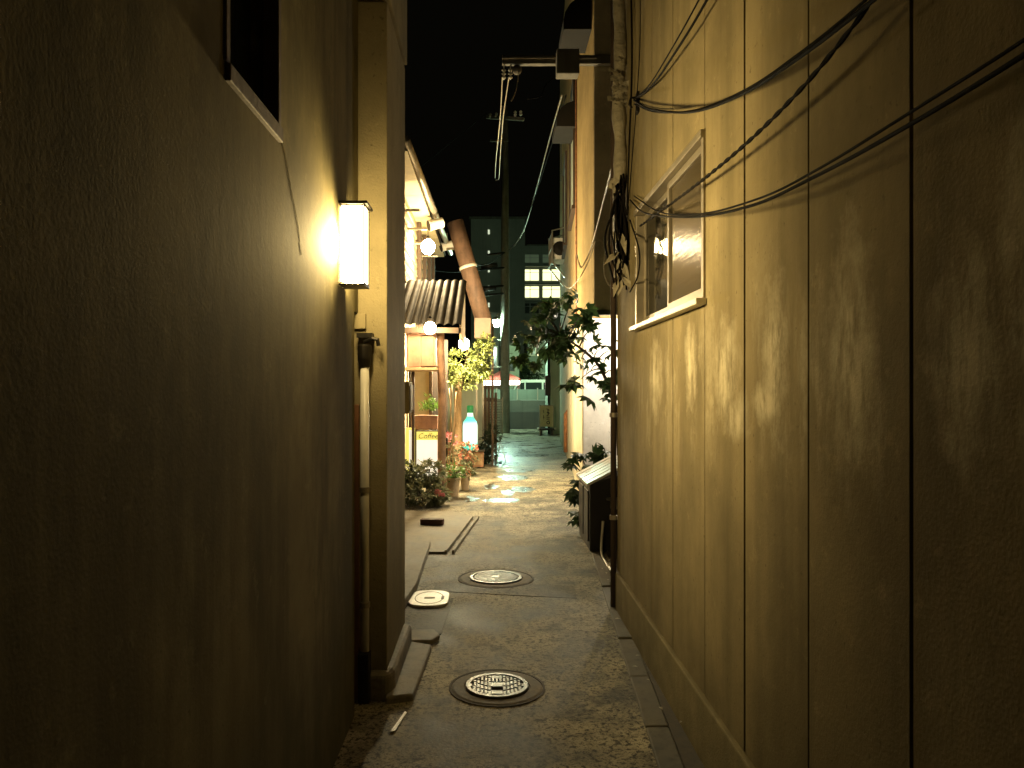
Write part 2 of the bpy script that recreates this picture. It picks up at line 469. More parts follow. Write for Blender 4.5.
# concrete gutter strip along the right wall (stones butted end to end)
k = MB()
yy = 1.0
def kx(y): return .68 + (y - 3.23) * .0635
while yy < 7.1:
    y2 = min(yy + .6, 7.17)
    d = rng.uniform(-.004, .004); dz = rng.uniform(-.004, .006)
    k.prism([(kx(yy) + d, yy + .004), (kx(yy) + .10, yy + .004), (kx(y2) + .10, y2 - .004), (kx(y2) + d, y2 - .004)], -.05, .006 + dz)
    yy = y2
structure(k.build('kerb', M['kerb'], bevel=.008))
k = MB()
k.prism([(kx(1.) + .102, 1.), (.87, 1.), (.87, 4.6)], -.05, .001)
k.prism([(.935, 5.25), (1.45, 7.3), (1.08, 7.3)], -.05, .001)
structure(k.build('gutter', M['soil']))

# strip of re-laid asphalt across the lane (trench patch)
k = MB()
k.prism([(-.42, 5.70), (.62, 5.50), (.64, 5.84), (.30, 5.9), (-.42, 5.95)], -.03, -.0025)
structure(k.build('asphalt_patch', M['asphaltdark']))
k = MB()
k.prism([(-.60, 4.62), (-.30, 4.7), (-.26, 5.5), (-.60, 5.46)], -.03, -.001)
structure(k.build('asphalt_patch', M['asphaltdark']))

# concrete apron on the left with its channel
k = MB()
k.prism([(-2.2, 7.0), (-.42, 7.0), (-.22, 8.9), (-.45, 9.3), (-2.2, 9.3)], -.05, .012)
structure(k.build('forecourt_paving', M['slab']))
k = MB()
for a in ((0.0, .022), (.068, .022)):
    k.prism([(-.415 + a[0], 7.0), (-.415 + a[0] + a[1], 7.0), (-.215 + a[0] + a[1], 8.9), (-.215 + a[0], 8.9)], -.05, .026)
structure(k.build('drain_channel', M['slab']))
k = MB()
k.prism([(-1.6, 4.95), (-.60, 4.95), (-.545, 5.7), (-.56, 7.25), (-1.6, 7.25)], -.05, .06)
structure(k.build('door_slab', M['slab'], bevel=.008))
k = MB()
k.prism([(-.60, 4.50), (-.34, 4.52), (-.30, 4.62), (-.34, 4.73), (-.60, 4.71)], -.05, .022)
structure(k.build('stone_slab', M['concrete'], bevel=.008))

# puddles
def puddle(px, py, wpx, dY, seed):
    Y = 1155 / (py - 388); X = (px - 490) * Y / F; rx = wpx * Y / F / 2
    q = MB(); pts = []
    for i in range(40):
        a = 2 * math.pi * i / 40
        rr = 1 + .55 * mnoise.noise(Vector((math.cos(a) * 1.6, math.sin(a) * 1.6, seed)))
        pts.append((X + rx * rr * math.cos(a), Y + dY / 2 * rr * math.sin(a)))
    q.prism(pts, -.05, -.0035)
    return structure(q.build('puddle', M['water']))
for i, p in enumerate([(503, 500, 38, .42, 1), (471, 499, 14, .5, 2), (508, 492, 14, .6, 3), (490, 486, 14, .7, 4), (522, 489, 26, .6, 5),
                       (514, 477, 36, .7, 6), (520, 470, 30, .6, 7), (508, 464, 26, .9, 8), (526, 455, 34, 1.1, 9), (498, 462, 10, 1.1, 11)]):
    puddle(*p)

# ------------------------------------------------------------------ manhole covers
M['collar'] = pm('stained_collar_concrete', (.15, .125, .078), .85, .45, 7, .6, 45, dirt=.9)
def manhole(name, label, c, ro, ri, style):
    t = thing(name, label, 'manhole cover', c, 'round manhole covers in the lane')
    m = MB(); cx, cy, cz = c
    m.lathe([(ro, -.05), (ro, -.003), (ro - .012, .001), (ri + .012, .003), (ri + .008, .001), (ri + .008, -.05)], c, 48)
    m.build('collar', M['collar'], t, smooth=False)
    m = MB(); m.lathe([(ro + .016, -.05), (ro + .014, -.0005), (ro + .002, -.0005), (ro + .002, -.05)], c, 48); m.build('seam', M['soil'], t)
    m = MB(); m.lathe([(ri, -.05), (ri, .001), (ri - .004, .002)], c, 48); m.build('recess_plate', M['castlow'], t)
    m = MB()
    m.lathe([(ri, -.02), (ri, .010), (ri - .003, .012), (ri - .022, .012), (ri - .024, -.01)], c, 48)
    if style == 'bars':
        n = 17
        for i in range(n):
            x = -ri + (i + .5) * 2 * ri / n
            hh = math.sqrt(max(0, (ri - .026) ** 2 - x * x))
            y = -hh
            while y < hh:
                y2 = min(hh, y + .055)
                if not (abs(x) < .03 and (abs(y) > ri * .45 or abs(y + y2) < .08)):
                    m.box(cx + x - .0055, cx + x + .0055, cy + y, cy + y2 - .012, 0, .0115)
                y = y2
        m.box(cx - .028, cx + .028, cy - .026, cy + .026, 0, .0105)
        for s in (-1, 1):
            m.box(cx - .026, cx + .026, cy + s * ri * .62 - .02, cy + s * ri * .62 + .02, 0, .0108)
    else:
        for i in range(-11, 12):
            for j in range(-11, 12):
                x = (i + (j % 2) * .5) * .0182; y = j * .0172
                if x * x + y * y < (ri - .032) ** 2:
                    m.box(cx + x - .0056, cx + x + .0056, cy + y - .0056, cy + y + .0056, 0, .0115)
        m.lathe([(.03, 0), (.03, .0125), (.02, .0125)], c, 20)
    m.build('cover', M['cast'], t, bevel=0)
manhole('manhole_cover', 'nearer round iron manhole cover with rows of bars in a concrete collar', (.035, 3.87, .0), .228, .158, 'bars')
manhole('manhole_cover', 'farther round iron manhole cover with studded top beside dark asphalt patch', (.045, 6.08, .0), .285, .205, 'studs')

# pale meter lid on the left
t = thing('water_meter', 'white oval plastic meter lid set in the ground by the left pillar', 'water meter', (-.43, 5.46, 0))
def rrect(cx, cy, hx, hy, r, n=6):
    out = []
    for sx, sy, a0 in ((1, 1, 0), (-1, 1, 90), (-1, -1, 180), (1, -1, 270)):
        for i in range(n + 1):
            a = R(a0 + 90 * i / n)
            out.append((cx + sx * (hx - r) + r * math.cos(a), cy + sy * (hy - r) + r * math.sin(a)))
    return out
m = MB(); m.prism(rrect(-.43, 5.46, .138, .2, .1), -.02, .014); m.build('lid', M['plastic'], t, bevel=.004)
m = MB(); m.tube([(-.43 + .1 * math.cos(a_ * math.pi / 18), 5.46 + .155 * math.sin(a_ * math.pi / 18), .0135) for a_ in range(37)], .003, 6); m.build('raised_ring', M['concrete'], t)
m = MB(); m.box(-.465, -.39, 5.44, 5.475, .0135, .0158); m.build('emblem', M['slab'], t)
m = MB(); m.box(-.345, -.325, 5.42, 5.50, .0135, .0162); m.build('slot', M['greydark'], t)
m = MB(); m.box(-.60, -.572, 5.43, 5.49, -.02, .012); m.build('hinge', M['plastic'], t, bevel=.003)

# brick on the paving
t = MB(); rot = Matrix.Translation((-.63, 8.4, .013)) @ Matrix.Rotation(R(-8), 4, 'Z')
t.box(-.125, .125, -.05, .05, 0, .06, rot)
tag(t.build('brick', M['brick'], bevel=.006), 'single dark red brick lying on the pale concrete forecourt', 'brick')

# ------------------------------------------------------------------ near left building
XL = -.62
lb = thing('stucco_building', 'sand coloured stucco building with wall lamp and small dark window, filling the left side', 'building', (-3, 0, 0))
m = MB()
WY0, WY1, WZ0, WZ1 = 1.80, 2.25, 2.25, 3.15
def wallX(m, xa, xb, y0, y1, z0, z1, holes):
    """wall slab between xa and xb, cut round one hole"""
    hy0, hy1, hz0, hz1 = holes
    m.box(xa, xb, y0, hy0, z0, z1); m.box(xa, xb, hy1, y1, z0, z1)
    m.box(xa, xb, hy0, hy1, z0, hz0); m.box(xa, xb, hy0, hy1, hz1, z1)
wallX(m, -.86, XL, -6, 3.52, 0, 7.5, (WY0, WY1, WZ0, WZ1))
m.box(-6, -.86, -6, 3.52, 0, 7.5)
m.box(-6, -.80, 3.52, 3.74, 0, 7.5)
m.box(-.80, XL - .02, 3.52, 3.735, 1.861, 7.5)
m.build('wall', M['stucco'], lb)
wi = MB()
wi.box(-.66, -.606, WY0 - .0, WY1 + .012, WZ0 - .03, WZ0 + .012)
wi.box(-.66, -.612, WY1 - .018, WY1 + .010, WZ0 + .013, WZ1)
wi.box(-.66, -.612, WY0 - .01, WY0 + .018, WZ0 + .013, WZ1)
wf = wi.build('window_frame', M['wooddark'], lb, bevel=.003)
m = MB(); m.box(-.80, -.70, WY0 + .001, WY1 - .001, WZ0 + .001, WZ1 - .001); m.build('pane', M['carglass'], wf)
# far pillar
m = MB()
m.box(-3, -.50, 3.74, 4.53, 0, 3.38); m.box(-3, -.488, 3.735, 4.536, 3.40, 7.5); m.box(-3, -.51, 3.75, 4.52, 3.38, 3.40)
m.build('pillar', M['pillar'], lb, bevel=.006)
m = MB()
m.prism([(-.60, 3.70), (-.49, 3.70), (-.465, 3.78), (-.455, 4.5), (-.60, 4.5)], -.03, .13)
pl = m.build('plinth', M['concrete'], lb, bevel=.03, segs=3)
m = MB(); m.prism([(-.50, 3.66), (-.37, 3.70), (-.335, 4.42), (-.5, 4.5)], -.05, .03); m.build('step', M['concrete'], lb, bevel=.012)
m = MB(); m.box(-3, -.60, 4.53, 5.4, 0, 7.5); m.build('rear_wall', M['stucco'], lb)
# doorway recess pieces
m = MB(); m.box(-.80, -.632, 3.705, 3.735, .0, 1.42); m.build('door', M['orange'], lb, bevel=.004)
m = MB(); m.box(-.79, -.600, 3.712, 3.734, 1.785, 1.86); m.build('lintel', M['pillar'], lb, bevel=.004)
# white downpipe in the recess
dp = thing('downpipe', 'white downpipe in the dark doorway beneath the wall lamp', 'downpipe', (-.6, 3.69, .23))
m = MB(); m.tube([(-.6, 3.69, .24), (-.6, 3.69, 1.64)], .021, 14); m.build('pipe', M['white'], dp, smooth=True)
m = MB()
m.lathe([(.026, 0), (.034, .04), (.034, .1), (.026, .11)], (-.6, 3.69, 1.60), 14)
m.tube([(-.6, 3.67, 1.72), (-.56, 3.66, 1.735), (-.535, 3.66, 1.73), (-.53, 3.66, 1.70)], .010, 8)
m.box(-.635, -.56, 3.66, 3.72, 1.74, 1.762)
m.build('pipe_head', M['blackmetal'], dp)
for z in (.45, 1.0):
    m = MB(); m.lathe([(.026, 0), (.026, .025), (.022, .026)], (-.6, 3.69, z), 14); m.build('clamp', M['alu'], dp)
m = MB(); m.box(-.63, -.575, 3.66, 3.73, .0, .235); tag(m.build('drain_block', M['binblack'], bevel=.006), 'small dark block under the foot of the white downpipe', 'drain')
# stucco crack
m = MB()
cr = [at(280, 130, 2.27), at(287, 165, 2.35), at(292, 190, 2.4), at(297, 220, 2.47), at(302, 255, 2.53)]
cr = [Vector((XL + .0012, p.y, p.z)) for p in cr]
pts = curve_pts(cr, 8)
pts = [p + Vector((0, rng.uniform(-.006, .006), 0)) for p in pts]
m.tube(pts, .0008, 5); m.build('crack_filler', M['cream'], lb)
# wall lamp
def wall_lamp(name, label, x0, x1, y0, y1, z0, z1, glass):
    t = thing(name, label, 'wall lamp', ((x0 + x1) / 2, (y0 + y1) / 2, z0))
    m = MB(); m.box(min(x0, x1) + .008, max(x0, x1) - .006, y0 + .006, y1 - .006, z0 + .008, z1 - .008)
    sh = m.build('glass_shade', [glass, M['lampside'], M['lampback'], M['lampend']], t)
    for p in sh.data.polygons:
        n = p.normal
        p.material_index = 0 if n.x > .5 else 1 if n.y < -.5 else 2 if n.y > .5 else 3
    m = MB(); b = .0055
    for y in (y0, y1 - b):
        for x in (x0, x1 - b): m.box(x, x + b, y, y + b, z0, z1)
    for z in (z0, z1 - b):
        for y in (y0, y1 - b): m.box(x0 + b, x1 - b, y, y + b, z, z + b)
        for x in (x0, x1 - b): m.box(x, x + b, y + 0 if False else y0 + b, y1 - b, z, z + b)
    m.box(x0 - .012, x1 + .012, y0 - .012, y1 + .012, z1 + .001, z1 + .012)
    m.box(x0, x1, y0, y1, z0 - .008, z0 - .001)
    m.build('frame', M['blackmetal'], t)
    return t
wall_lamp('wall_lamp', 'glowing box lantern with black frame on the left stucco wall', -.618, -.515, 3.16, 3.29, 1.93, 2.255, M['lamp'])

# the lamp's own light, thrown out through its alley face
ld = bpy.data.lights.new('wall_lamp_light', 'AREA'); ld.shape = 'RECTANGLE'; ld.size = .09; ld.size_y = .28
ld.energy = 27; ld.color = LC; ld.spread = R(128)
lo = bpy.data.objects.new('wall_lamp_light', ld); col.objects.link(lo); lo.location = (-.512, 3.225, 2.09)
lo.rotation_euler = Vector((1, .22, -.06)).to_track_quat('-Z', 'Y').to_euler()

sd = bpy.data.lights.new('wall_lamp_side_light', 'SPOT'); sd.energy = 140; sd.color = LC; sd.spot_size = R(150); sd.spot_blend = 1.0; sd.shadow_soft_size = .05
so = bpy.data.objects.new('wall_lamp_side_light', sd); col.objects.link(so); so.location = (-.565, 3.142, 2.09)
so.rotation_euler = Vector((-.75, -1, -.02)).to_track_quat('-Z', 'Y').to_euler()

# meter box beyond the pillar
t = thing('meter_box', 'small pale meter box on the wall behind the left pillar', 'meter box', (-.55, 5.2, 1.33))
m = MB(); m.box(-.60, -.535, 5.1, 5.32, 1.33, 1.54); m.build('case', M['cream'], t, bevel=.006)
m = MB(); m.box(-.534, -.528, 5.12, 5.30, 1.35, 1.52); m.build('cover', M['alu'], t, bevel=.002)

# ------------------------------------------------------------------ near right building
XR = .86
rb = thing('panel_clad_building', 'ochre building with tall vertical wall panels and a sliding window, filling the right side', 'building', (4, 0, 0))
joints = [-6, -4.4, -3.9, -3.4, -2.9, -2.4, -1.9, -1.4, -.9, -.4, .1, .55, 1.065, 1.573, 2.08, 2.60, 3.08, 3.62, 4.09, 4.57, 5.2]
VY0, VY1, VZ0, VZ1 = 3.085, 4.48, 1.86, 2.52
m = MB(); gap = .0085
for a, b in zip(joints[:-1], joints[1:]):
    y0, y1 = a + gap * .7, b - gap * .7
    if b == 5.2: y1 = b
    if y1 <= VY0 or y0 >= VY1:
        jx = rng.uniform(-.0018, .0018)
        m.box(XR + jx, XR + .05, y0, y1, .27, 8)
    else:
        h0, h1 = max(y0, VY0), min(y1, VY1)
        m.box(XR, XR + .05, y0, y1, .27, VZ0); m.box(XR, XR + .05, y0, y1, VZ1, 8)
        if y0 < h0: m.box(XR, XR + .05, y0, h0, VZ0 , VZ1)
        if y1 > h1: m.box(XR, XR + .05, h1, y1, VZ0, VZ1)
wallp = m.build('wall', M['panel'], rb)
m = MB()
wallX(m, XR + .02, XR + .12, -6, 5.19, 0, 8, (VY0, VY1, VZ0, VZ1))
m.build('joint_backing', M['joint'], rb)
m = MB(); m.box(XR + .12, 6, -6, 3.0, 0, 8); m.box(XR + .5, 6, 3.0, 5.19, 0, 8); m.box(XR + .12, XR + .5, 4.6, 5.19, 0, 8)
m.box(XR + .12, XR + .5, 3.0, 4.6, 0, 1.8); m.box(XR + .12, XR + .5, 3.0, 4.6, 2.6, 8)
m.build('inner_wall', M['dark'], rb)
m = MB(); m.prism([(XR - .012, -6), (XR + .06, -6), (XR + .06, 5.21), (XR - .012, 5.21)], -.05, .255); m.build('foundation', M['pillar'], rb, bevel=.008)
# sliding window
m = MB()
m.box(XR - .022, XR + .07, VY0 - .02, VY1 + .02, VZ1 - .02, VZ1 + .012)
m.box(XR - .012, XR + .07, VY0 - .02, VY0 + .012, VZ0, VZ1 - .02)
m.box(XR - .012, XR + .07, VY1 - .012, VY1 + .02, VZ0, VZ1 - .02)
win = m.build('window', M['alu'], rb, bevel=.003)
m = MB(); m.box(XR - .045, XR + .075, VY0 - .035, VY1 + .035, VZ0 - .028, VZ0 - .002); m.build('sill', M['white'], win, bevel=.004)
def sash(y0, y1, x, glassmat):
    s = MB(); fr = .026
    s.box(x, x + .022, y0, y0 + fr, VZ0, VZ1 - .022); s.box(x, x + .022, y1 - fr, y1, VZ0, VZ1 - .022)
    s.box(x, x + .022, y0 + fr, y1 - fr, VZ0, VZ0 + .05); s.box(x, x + .022, y0 + fr, y1 - fr, VZ1 - .055, VZ1 - .022)
    s.build('sash', M['alu'], win, bevel=.002)
    s = MB(); s.box(x + .010, x + .014, y0 + fr, y1 - fr, VZ0 + .05, VZ1 - .055); s.build('pane', glassmat, win)
def glass(name, bumpy):
    m, nt, b, out = nodes_of(name)
    b.inputs['Base Color'].default_value = (.03, .028, .02, 1)
    b.inputs['Roughness'].default_value = .08
    b.inputs['Specular IOR Level'].default_value = .5
    tc = N(nt, 'ShaderNodeTexCoord').outputs['Object']
    if bumpy:
        b.inputs['Base Color'].default_value = (.045, .036, .02, 1)
        wv = noise_tex(nt, 1.0, 2, .5, tc, (30, 6, 60)); bump(nt, b, wv, .07, .01); b.inputs['Roughness'].default_value = .22; b.inputs['Specular IOR Level'].default_value = .2; b.inputs['Anisotropic'].default_value = .7
    else:
        tr = N(nt, 'ShaderNodeBsdfTransparent'); tr.inputs[0].default_value = (.6, .62, .5, 1)
        mx = N(nt, 'ShaderNodeMixShader'); mx.inputs[0].default_value = .45
        nt.links.new(b.outputs[0], mx.inputs[1]); nt.links.new(tr.outputs[0], mx.inputs[2]); nt.links.new(mx.outputs[0], out.inputs['Surface'])
        bump(nt, b, noise_tex(nt, 3, 2, .5, tc), .05, .01)
    return m
M['frosted'] = glass('patterned_glass', True); M['clear'] = glass('dusty_clear_glass', False)
sash(VY0 + .012, 3.76, XR + .006, M['frosted'])
sash(3.74, VY1 - .012, XR + .034, M['clear'])
m = MB()
for i in range(11):
    y = 3.76 + i * .065
    m.tube([(XR + .15 + (i % 2) * .02, y, VZ0 - .02), (XR + .15 + (i % 2) * .02, y, VZ1)], .032, 8)
m.build('curtain', M['curtain'], win, smooth=True)
m = MB(); m.tube([(XR + .11, 4.0, VZ0 + .01), (XR + .11, 4.0, VZ0 + .2)], [.03, .02], 10); m.tube([(XR + .11, 4.0, VZ0 + .21), (XR + .11, 4.0, VZ0 + .3)], .014, 10)
tag(m.build('bottle', M['woodred'], smooth=True), 'slim bottle standing on the sill behind the clear window pane', 'bottle')

# ------------------------------------------------------------------ lagged pipe and cable clutter at the end of the right wall
t = thing('lagged_pipe', 'pipe wrapped in pale torn lagging at the far end of the right wall', 'pipe', (.818, 4.86, 2.2))
pts, rs = [], []
z = 2.2
while z < 6.0:
    pts.append(Vector((.818 + .006 * math.sin(z * 9), 4.86, z))); rs.append(.040 * (1 + .28 * mnoise.noise(Vector((0, 0, z * 7)))))
    z += .05
m = MB(); m.tube(pts, rs, 14); m.build('lagging', M['lagging'], t, smooth=True)
for zc, s in ((3.38, 1.0), (3.5, .8), (4.0, .5), (3.3, .6)):
    m = MB()
    for i in range(9):
        p = Vector((.818, 4.83, zc)) + Vector((rng.uniform(-.05, .06), rng.uniform(-.04, .02), rng.uniform(-.07, .07))) * s
        m.leaf(p, Vector((rng.uniform(-1, 1), -.4, rng.uniform(-1, .4))), Vector((0, -1, .3)), .06 * s, .06 * s)
    m.build('torn_wrap', M['lagging'], t)
t = thing('drainpipe', 'slim dark drainpipe running down the far end of the right wall', 'drainpipe', (.835, 5.26, 0))
m = MB(); m.tube([(.845, 5.27, 0), (.845, 5.27, 6.5)], .02, 12); m.build('pipe', M['wooddark'], t, smooth=True)
for z in (.6, 1.3, 2.9, 4.2):
    m = MB(); m.lathe([(.027, 0), (.027, .03), (.022, .031)], (.845, 5.27, z), 12); m.build('bracket', M['alu'], t)
t = thing('cable_junction', 'tangled black cable junction with torn white tape below the lagged pipe', 'cable junction', (.82, 4.8, 2.1))
m = MB()
m.box(.775, .845, 4.79, 4.87, 2.48, 2.70); m.box(.785, .85, 4.78, 4.86, 2.28, 2.42)
m.build('terminal_box', M['binblack'], t, bevel=.012)
m = MB()
for i in range(16):
    a = Vector((.815 + rng.uniform(-.04, .04), 4.81 + rng.uniform(-.04, .03), 2.75 + rng.uniform(-.08, .1)))
    b = Vector((.815 + rng.uniform(-.05, .05), 4.79 + rng.uniform(-.05, .03), 2.10 + rng.uniform(-.05, .2)))
    c = (a + b) / 2 + Vector((rng.uniform(-.09, .09), rng.uniform(-.06, .01), rng.uniform(-.1, .1)))
    m.tube(curve_pts([a, c, b], 8), rng.uniform(.004, .008), 6)
m.build('loose_cable', M['cable'], t, smooth=True)
m = MB()
for i in range(8):
    p = Vector((.81 + rng.uniform(-.02, .03), 4.75, 2.45 + rng.uniform(-.28, .1)))
    m.leaf(p, Vector((rng.uniform(-.5, .3), -.2, rng.uniform(-1, -.2))), Vector((-.3, -1, .1)), rng.uniform(.08, .16), .04)
m.build('torn_tape', M['lagging'], t)
m = MB()
for i in range(5):
    p = Vector((.775 + rng.uniform(-.006, .006), 4.75, 2.75 + rng.uniform(-.006, .006)))
    m.leaf(p, Vector((rng.uniform(-1, .3), -.2, rng.uniform(-.5, .5))), Vector((-.3, -1, .1)), .05, .04)
m.build('torn_tape', M['lagging'], t)

# ------------------------------------------------------------------ cables in front of the right wall
def cable(label, ctrl, r=.006, mat='cable', twist=False, grp='cables strung along the right wall', n=20, name='overhead_cable'):
    pts = curve_pts(ctrl, n); m = MB()
    if twist:
        for s in (0, math.pi):
            q = []; d = 0
            fine = curve_pts(ctrl, n * 5)
            for i, p in enumerate(fine):
                if i: d += (p - fine[i - 1]).length
                a = d * 2 * math.pi / .16 + s
                q.append(p + Vector((math.cos(a) * .35, math.cos(a) * .2, math.sin(a))) * r * 1.1)
            m.tube(q, r, 6)
    else:
        m.tube(pts, r, 7)
    return tag(m.build(name, M[mat], smooth=True), label, 'cable', grp)
def onx(px, py, X):
    Y = X * F / (px - CX); return at(px, py, Y)
XC = .77
cable('thick black cable sagging from the pipe and rising to top right', [onx(634, 100, .838), onx(650, 109, .80), onx(690, 112, .79), onx(740, 95, .78), onx(800, 57, XC), onx(866, 6, XC), onx(960, -70, XC)], 0.0056)
cable('thin black cable hugging the thick sagging cable above the window', [onx(634, 104, .838), onx(655, 112, .82), onx(695, 110, .80), onx(745, 90, .80), onx(800, 53, .79), onx(860, 5, .79), onx(950, -75, .79)], 0.0037)
cable('twisted black cable crossing above the window diagonally to the top edge', [onx(640, 226, .838), onx(668, 206, .82), onx(705, 178, .80), onx(750, 140, .79), onx(800, 90, .78), onx(850, 30, .78), onx(900, -40, .78)], 0.0037, twist=True)
cable('lowest black cable sagging across the window towards the upper right', [onx(630, 200, .838), onx(645, 213, .80), onx(690, 217, .77), onx(750, 206, .76), onx(820, 174, .76), onx(911, 124, .75), onx(1024, 55, .75), onx(1150, -30, .75)], 0.0045)
cable('black cable just above the lowest cable rising to the right edge', [onx(634, 196, .838), onx(660, 212, .82), onx(700, 214, .80), onx(760, 198, .80), onx(820, 168, .79), onx(911, 112, .79), onx(1024, 40, .79), onx(1150, -50, .79)], 0.0034)
cable('black cable rising steeply from the lagged pipe, left of pair', [onx(636, 98, .838), onx(650, 84, .83), onx(668, 55, .82), onx(688, 20, .81), onx(720, -40, .81)], 0.0037)
cable('black cable rising steeply from the lagged pipe, right of pair', [onx(638, 98, .838), onx(655, 82, .82), onx(680, 45, .80), onx(700, 12, .80), onx(740, -60, .80)], 0.0053)
cable('vertical black cable beside the lagged pipe', [onx(630, -60, .838), onx(632, 60, .838), onx(629, 150, .838), onx(627, 215, .838)], 0.0060)
cable('thin black cable looping beside the window down to the junction', [onx(640, -40, .838), onx(640, 40, .838), onx(636, 110, .838), onx(632, 160, .838), onx(628, 210, .838)], 0.0030)
cable('black loop of cable hanging beside the window frame', [onx(630, 220, .838), onx(639, 250, .838), onx(638, 275, .838), onx(630, 292, .838)], 0.0045)
cable('grey cable looping down left of the cable junction', [at(616, 212, 5.6), at(606, 250, 5.6), at(604, 272, 5.5), at(611, 287, 5.3), onx(622, 288, .838)], 0.0037, mat='cablepale')

hk = onx(635, 103, .838)
t = thing('cable_hook', 'small iron wall hook gathering the upper cables beside the lagged pipe', 'hook', (.86, hk.y, hk.z))
m = MB(); m.box(.845, .8595, hk.y - .03, hk.y + .03, hk.z - .06, hk.z + .06); m.build('plate', M['blackmetal'], t, bevel=.003)
m = MB(); m.tube([(.85, hk.y, hk.z + .03), (.815, hk.y, hk.z + .03), (.805, hk.y, hk.z - .01), (.82, hk.y, hk.z - .03)], .008, 8); m.build('hook', M['blackmetal'], t, smooth=True)

# ------------------------------------------------------------------ sloped black cabinet, hose
t = thing('black_cabinet', 'black cabinet with sloping pale slatted top behind the right wall', 'cabinet', (1.1, 7.1, 0))
m = MB()
prof = [(.915, 0.04), (1.55, .04), (1.55, .62), (1.25, .62), (.90, .42)]
Tm = Matrix(((1, 0, 0, 0), (0, 0, 1, 0), (0, 1, 0, 0), (0, 0, 0, 1)))
m.prism([(.915, .0), (1.6, .0), (1.6, .72), (1.26, .72), (.915, .62)], 7.05, 7.9, Tm)
m.build('body', M['binblack'], t, bevel=.01)
m = MB()
for i in range(6):
    y = 7.03 + i * .15 + .01 * (i % 2)
    m.prism([(.885, .60), (1.27, .80), (1.27, .825), (.885, .625)], y, y + .12, Tm)
m.build('slatted_top', M['white'], t)
m = MB(); m.box(.902, .914, 7.12, 7.42, .08, .55); m.box(.902, .914, 7.5, 7.82, .08, .55); m.build('door', M['binblack'], t, bevel=.004)
m = MB(); m.lathe([(.001, 0), (.12, .02), (.125, .03), (.001, .035)], (1.17, 6.95, .47), 20); m.box(1.1, 1.2, 6.98, 7.05, .40, .47); m.build('shelf_dish', M['alu'], t)
m = MB(); m.tube(curve_pts([(1.02, 6.95, .30), (1.0, 6.9, .02), (.985, 6.2, .018), (.97, 5.8, .02), (.955, 5.45, .018), (.93, 5.3, .02)], 10), .012, 8)
tag(m.build('hose', M['white'], smooth=True), 'pale hose lying in the gutter at the foot of the black cabinet', 'hose')

# ------------------------------------------------------------------ yellow building on the right
yb = thing('yellow_building', 'tall yellow rendered building with overhanging upper floors beyond the right wall', 'building', (3, 10, 0))
m = MB()
m.prism([(1.28, 9.5), (5.5, 9.5), (5.5, 11.5), (1.30, 11.5)], 2.45, 9.5)
m.build('upper_wall', M['yellow'], yb)
m = MB(); m.box(1.285, 5.49, 9.485, 9.499, 2.46, 9.49); m.build('brightened_front', M['creamwall'], yb)  # paler slab brightens the dim front face through its colour
m = MB(); m.prism([(1.275, 10.5), (5.4, 10.5), (5.4, 11.5), (1.29, 11.5)], 0, 2.45); m.build('lower_wall', M['whitewall'], yb)
m = MB(); m.box(1.262, 1.29, 10.52, 11.49, .0, 2.46); m.build('corner_strip', M['creamwall'], yb)
m = MB(); m.box(1.26, 5.5, 9.47, 9.56, 2.40, 2.449); m.build('soffit_trim', M['greydark'], yb, bevel=.004)
fb = thing('yellow_building', 'farther yellow building with hooded windows and rusty seam, beyond the overhang', 'building', (3, 16, 0))
m = MB(); m.prism([(1.34, 11.55), (5.5, 11.55), (5.6, 22), (2.0, 22)], 0, 10.5); m.build('wall', M['yellow'], fb)
m = MB(); m.tube([(1.30, 11.53, .0), (1.30, 11.53, 9.3)], .025, 8); m.build('seam_pipe', M['rust'], fb, smooth=True)
m = MB(); m.tube([(1.60, 16.2, .15), (1.60, 16.2, .95), (1.66, 16.2, 1.02)], .05, 10); m.build('bollard_pipe', M['rust'], fb, smooth=True)
# windows and hoods on the alley face (skewed plane)
def fx(y): return 1.34 + (y - 11.55) * .0632
def skew_box(m, y0, y1, z0, z1, out, inn=0.02):
    m.prism([(fx(y0) - out, y0), (fx(y0) + inn, y0), (fx(y1) + inn, y1), (fx(y1) - out, y1)], z0, z1)
for (y0, y1, z0, z1) in ((12.6, 14.4, 4.5, 6.6), (16.4, 18.2, 4.6, 6.5)):
    m = MB()
    skew_box(m, y0, y1, z1, z1 + .06, .05); skew_box(m, y0, y1, z0 - .06, z0, .07)
    skew_box(m, y0, y0 + .06, z0, z1, .045); skew_box(m, y1 - .06, y1, z0, z1, .045)
    f = m.build('window', M['wooddark'], fb)
    m = MB(); skew_box(m, y0 + .06, y1 - .06, z0, z1, .012); m.build('pane', M['greenwall'] if z0 > 3 else M['frosted'], f)
m = MB(); skew_box(m, 11.6, 21.9, 0, 2.5, .006); m.build('dado', M['creamwall'], fb)
# hooded awnings
M['hoodcloth'] = pm('dark_hood_metal', (.010, .009, .007), .95, .3, 6, .2, 40)
def hood(parent, x, y0, y1, z, w, h):
    m = MB()
    T2 = Tm
    prof = [(x, z), (x - w, z), (x - w, z + .1)] + [(x - w * math.cos(R(a)), z + .1 + (h - .1) * math.sin(R(a))) for a in (20, 40, 60, 80)] + [(x, z + h)]
    m.prism(prof, y0, y1, T2)
    m.build('hood', M['hoodcloth'], parent, bevel=.004)
hood(yb, 1.285, 9.7, 10.4, 6.02, .36, .45)
hood(fb, 1.42, 12.5, 13.4, 5.75, .34, .42)
m = MB()
for i in range(34):
    m.lathe([(.05, 0), (.06, .03), (.05, .06)], (1.93, 20.5, 7.0 + i * .06), 10)
m.build('ribbed_pipe', M['greydark'], fb)
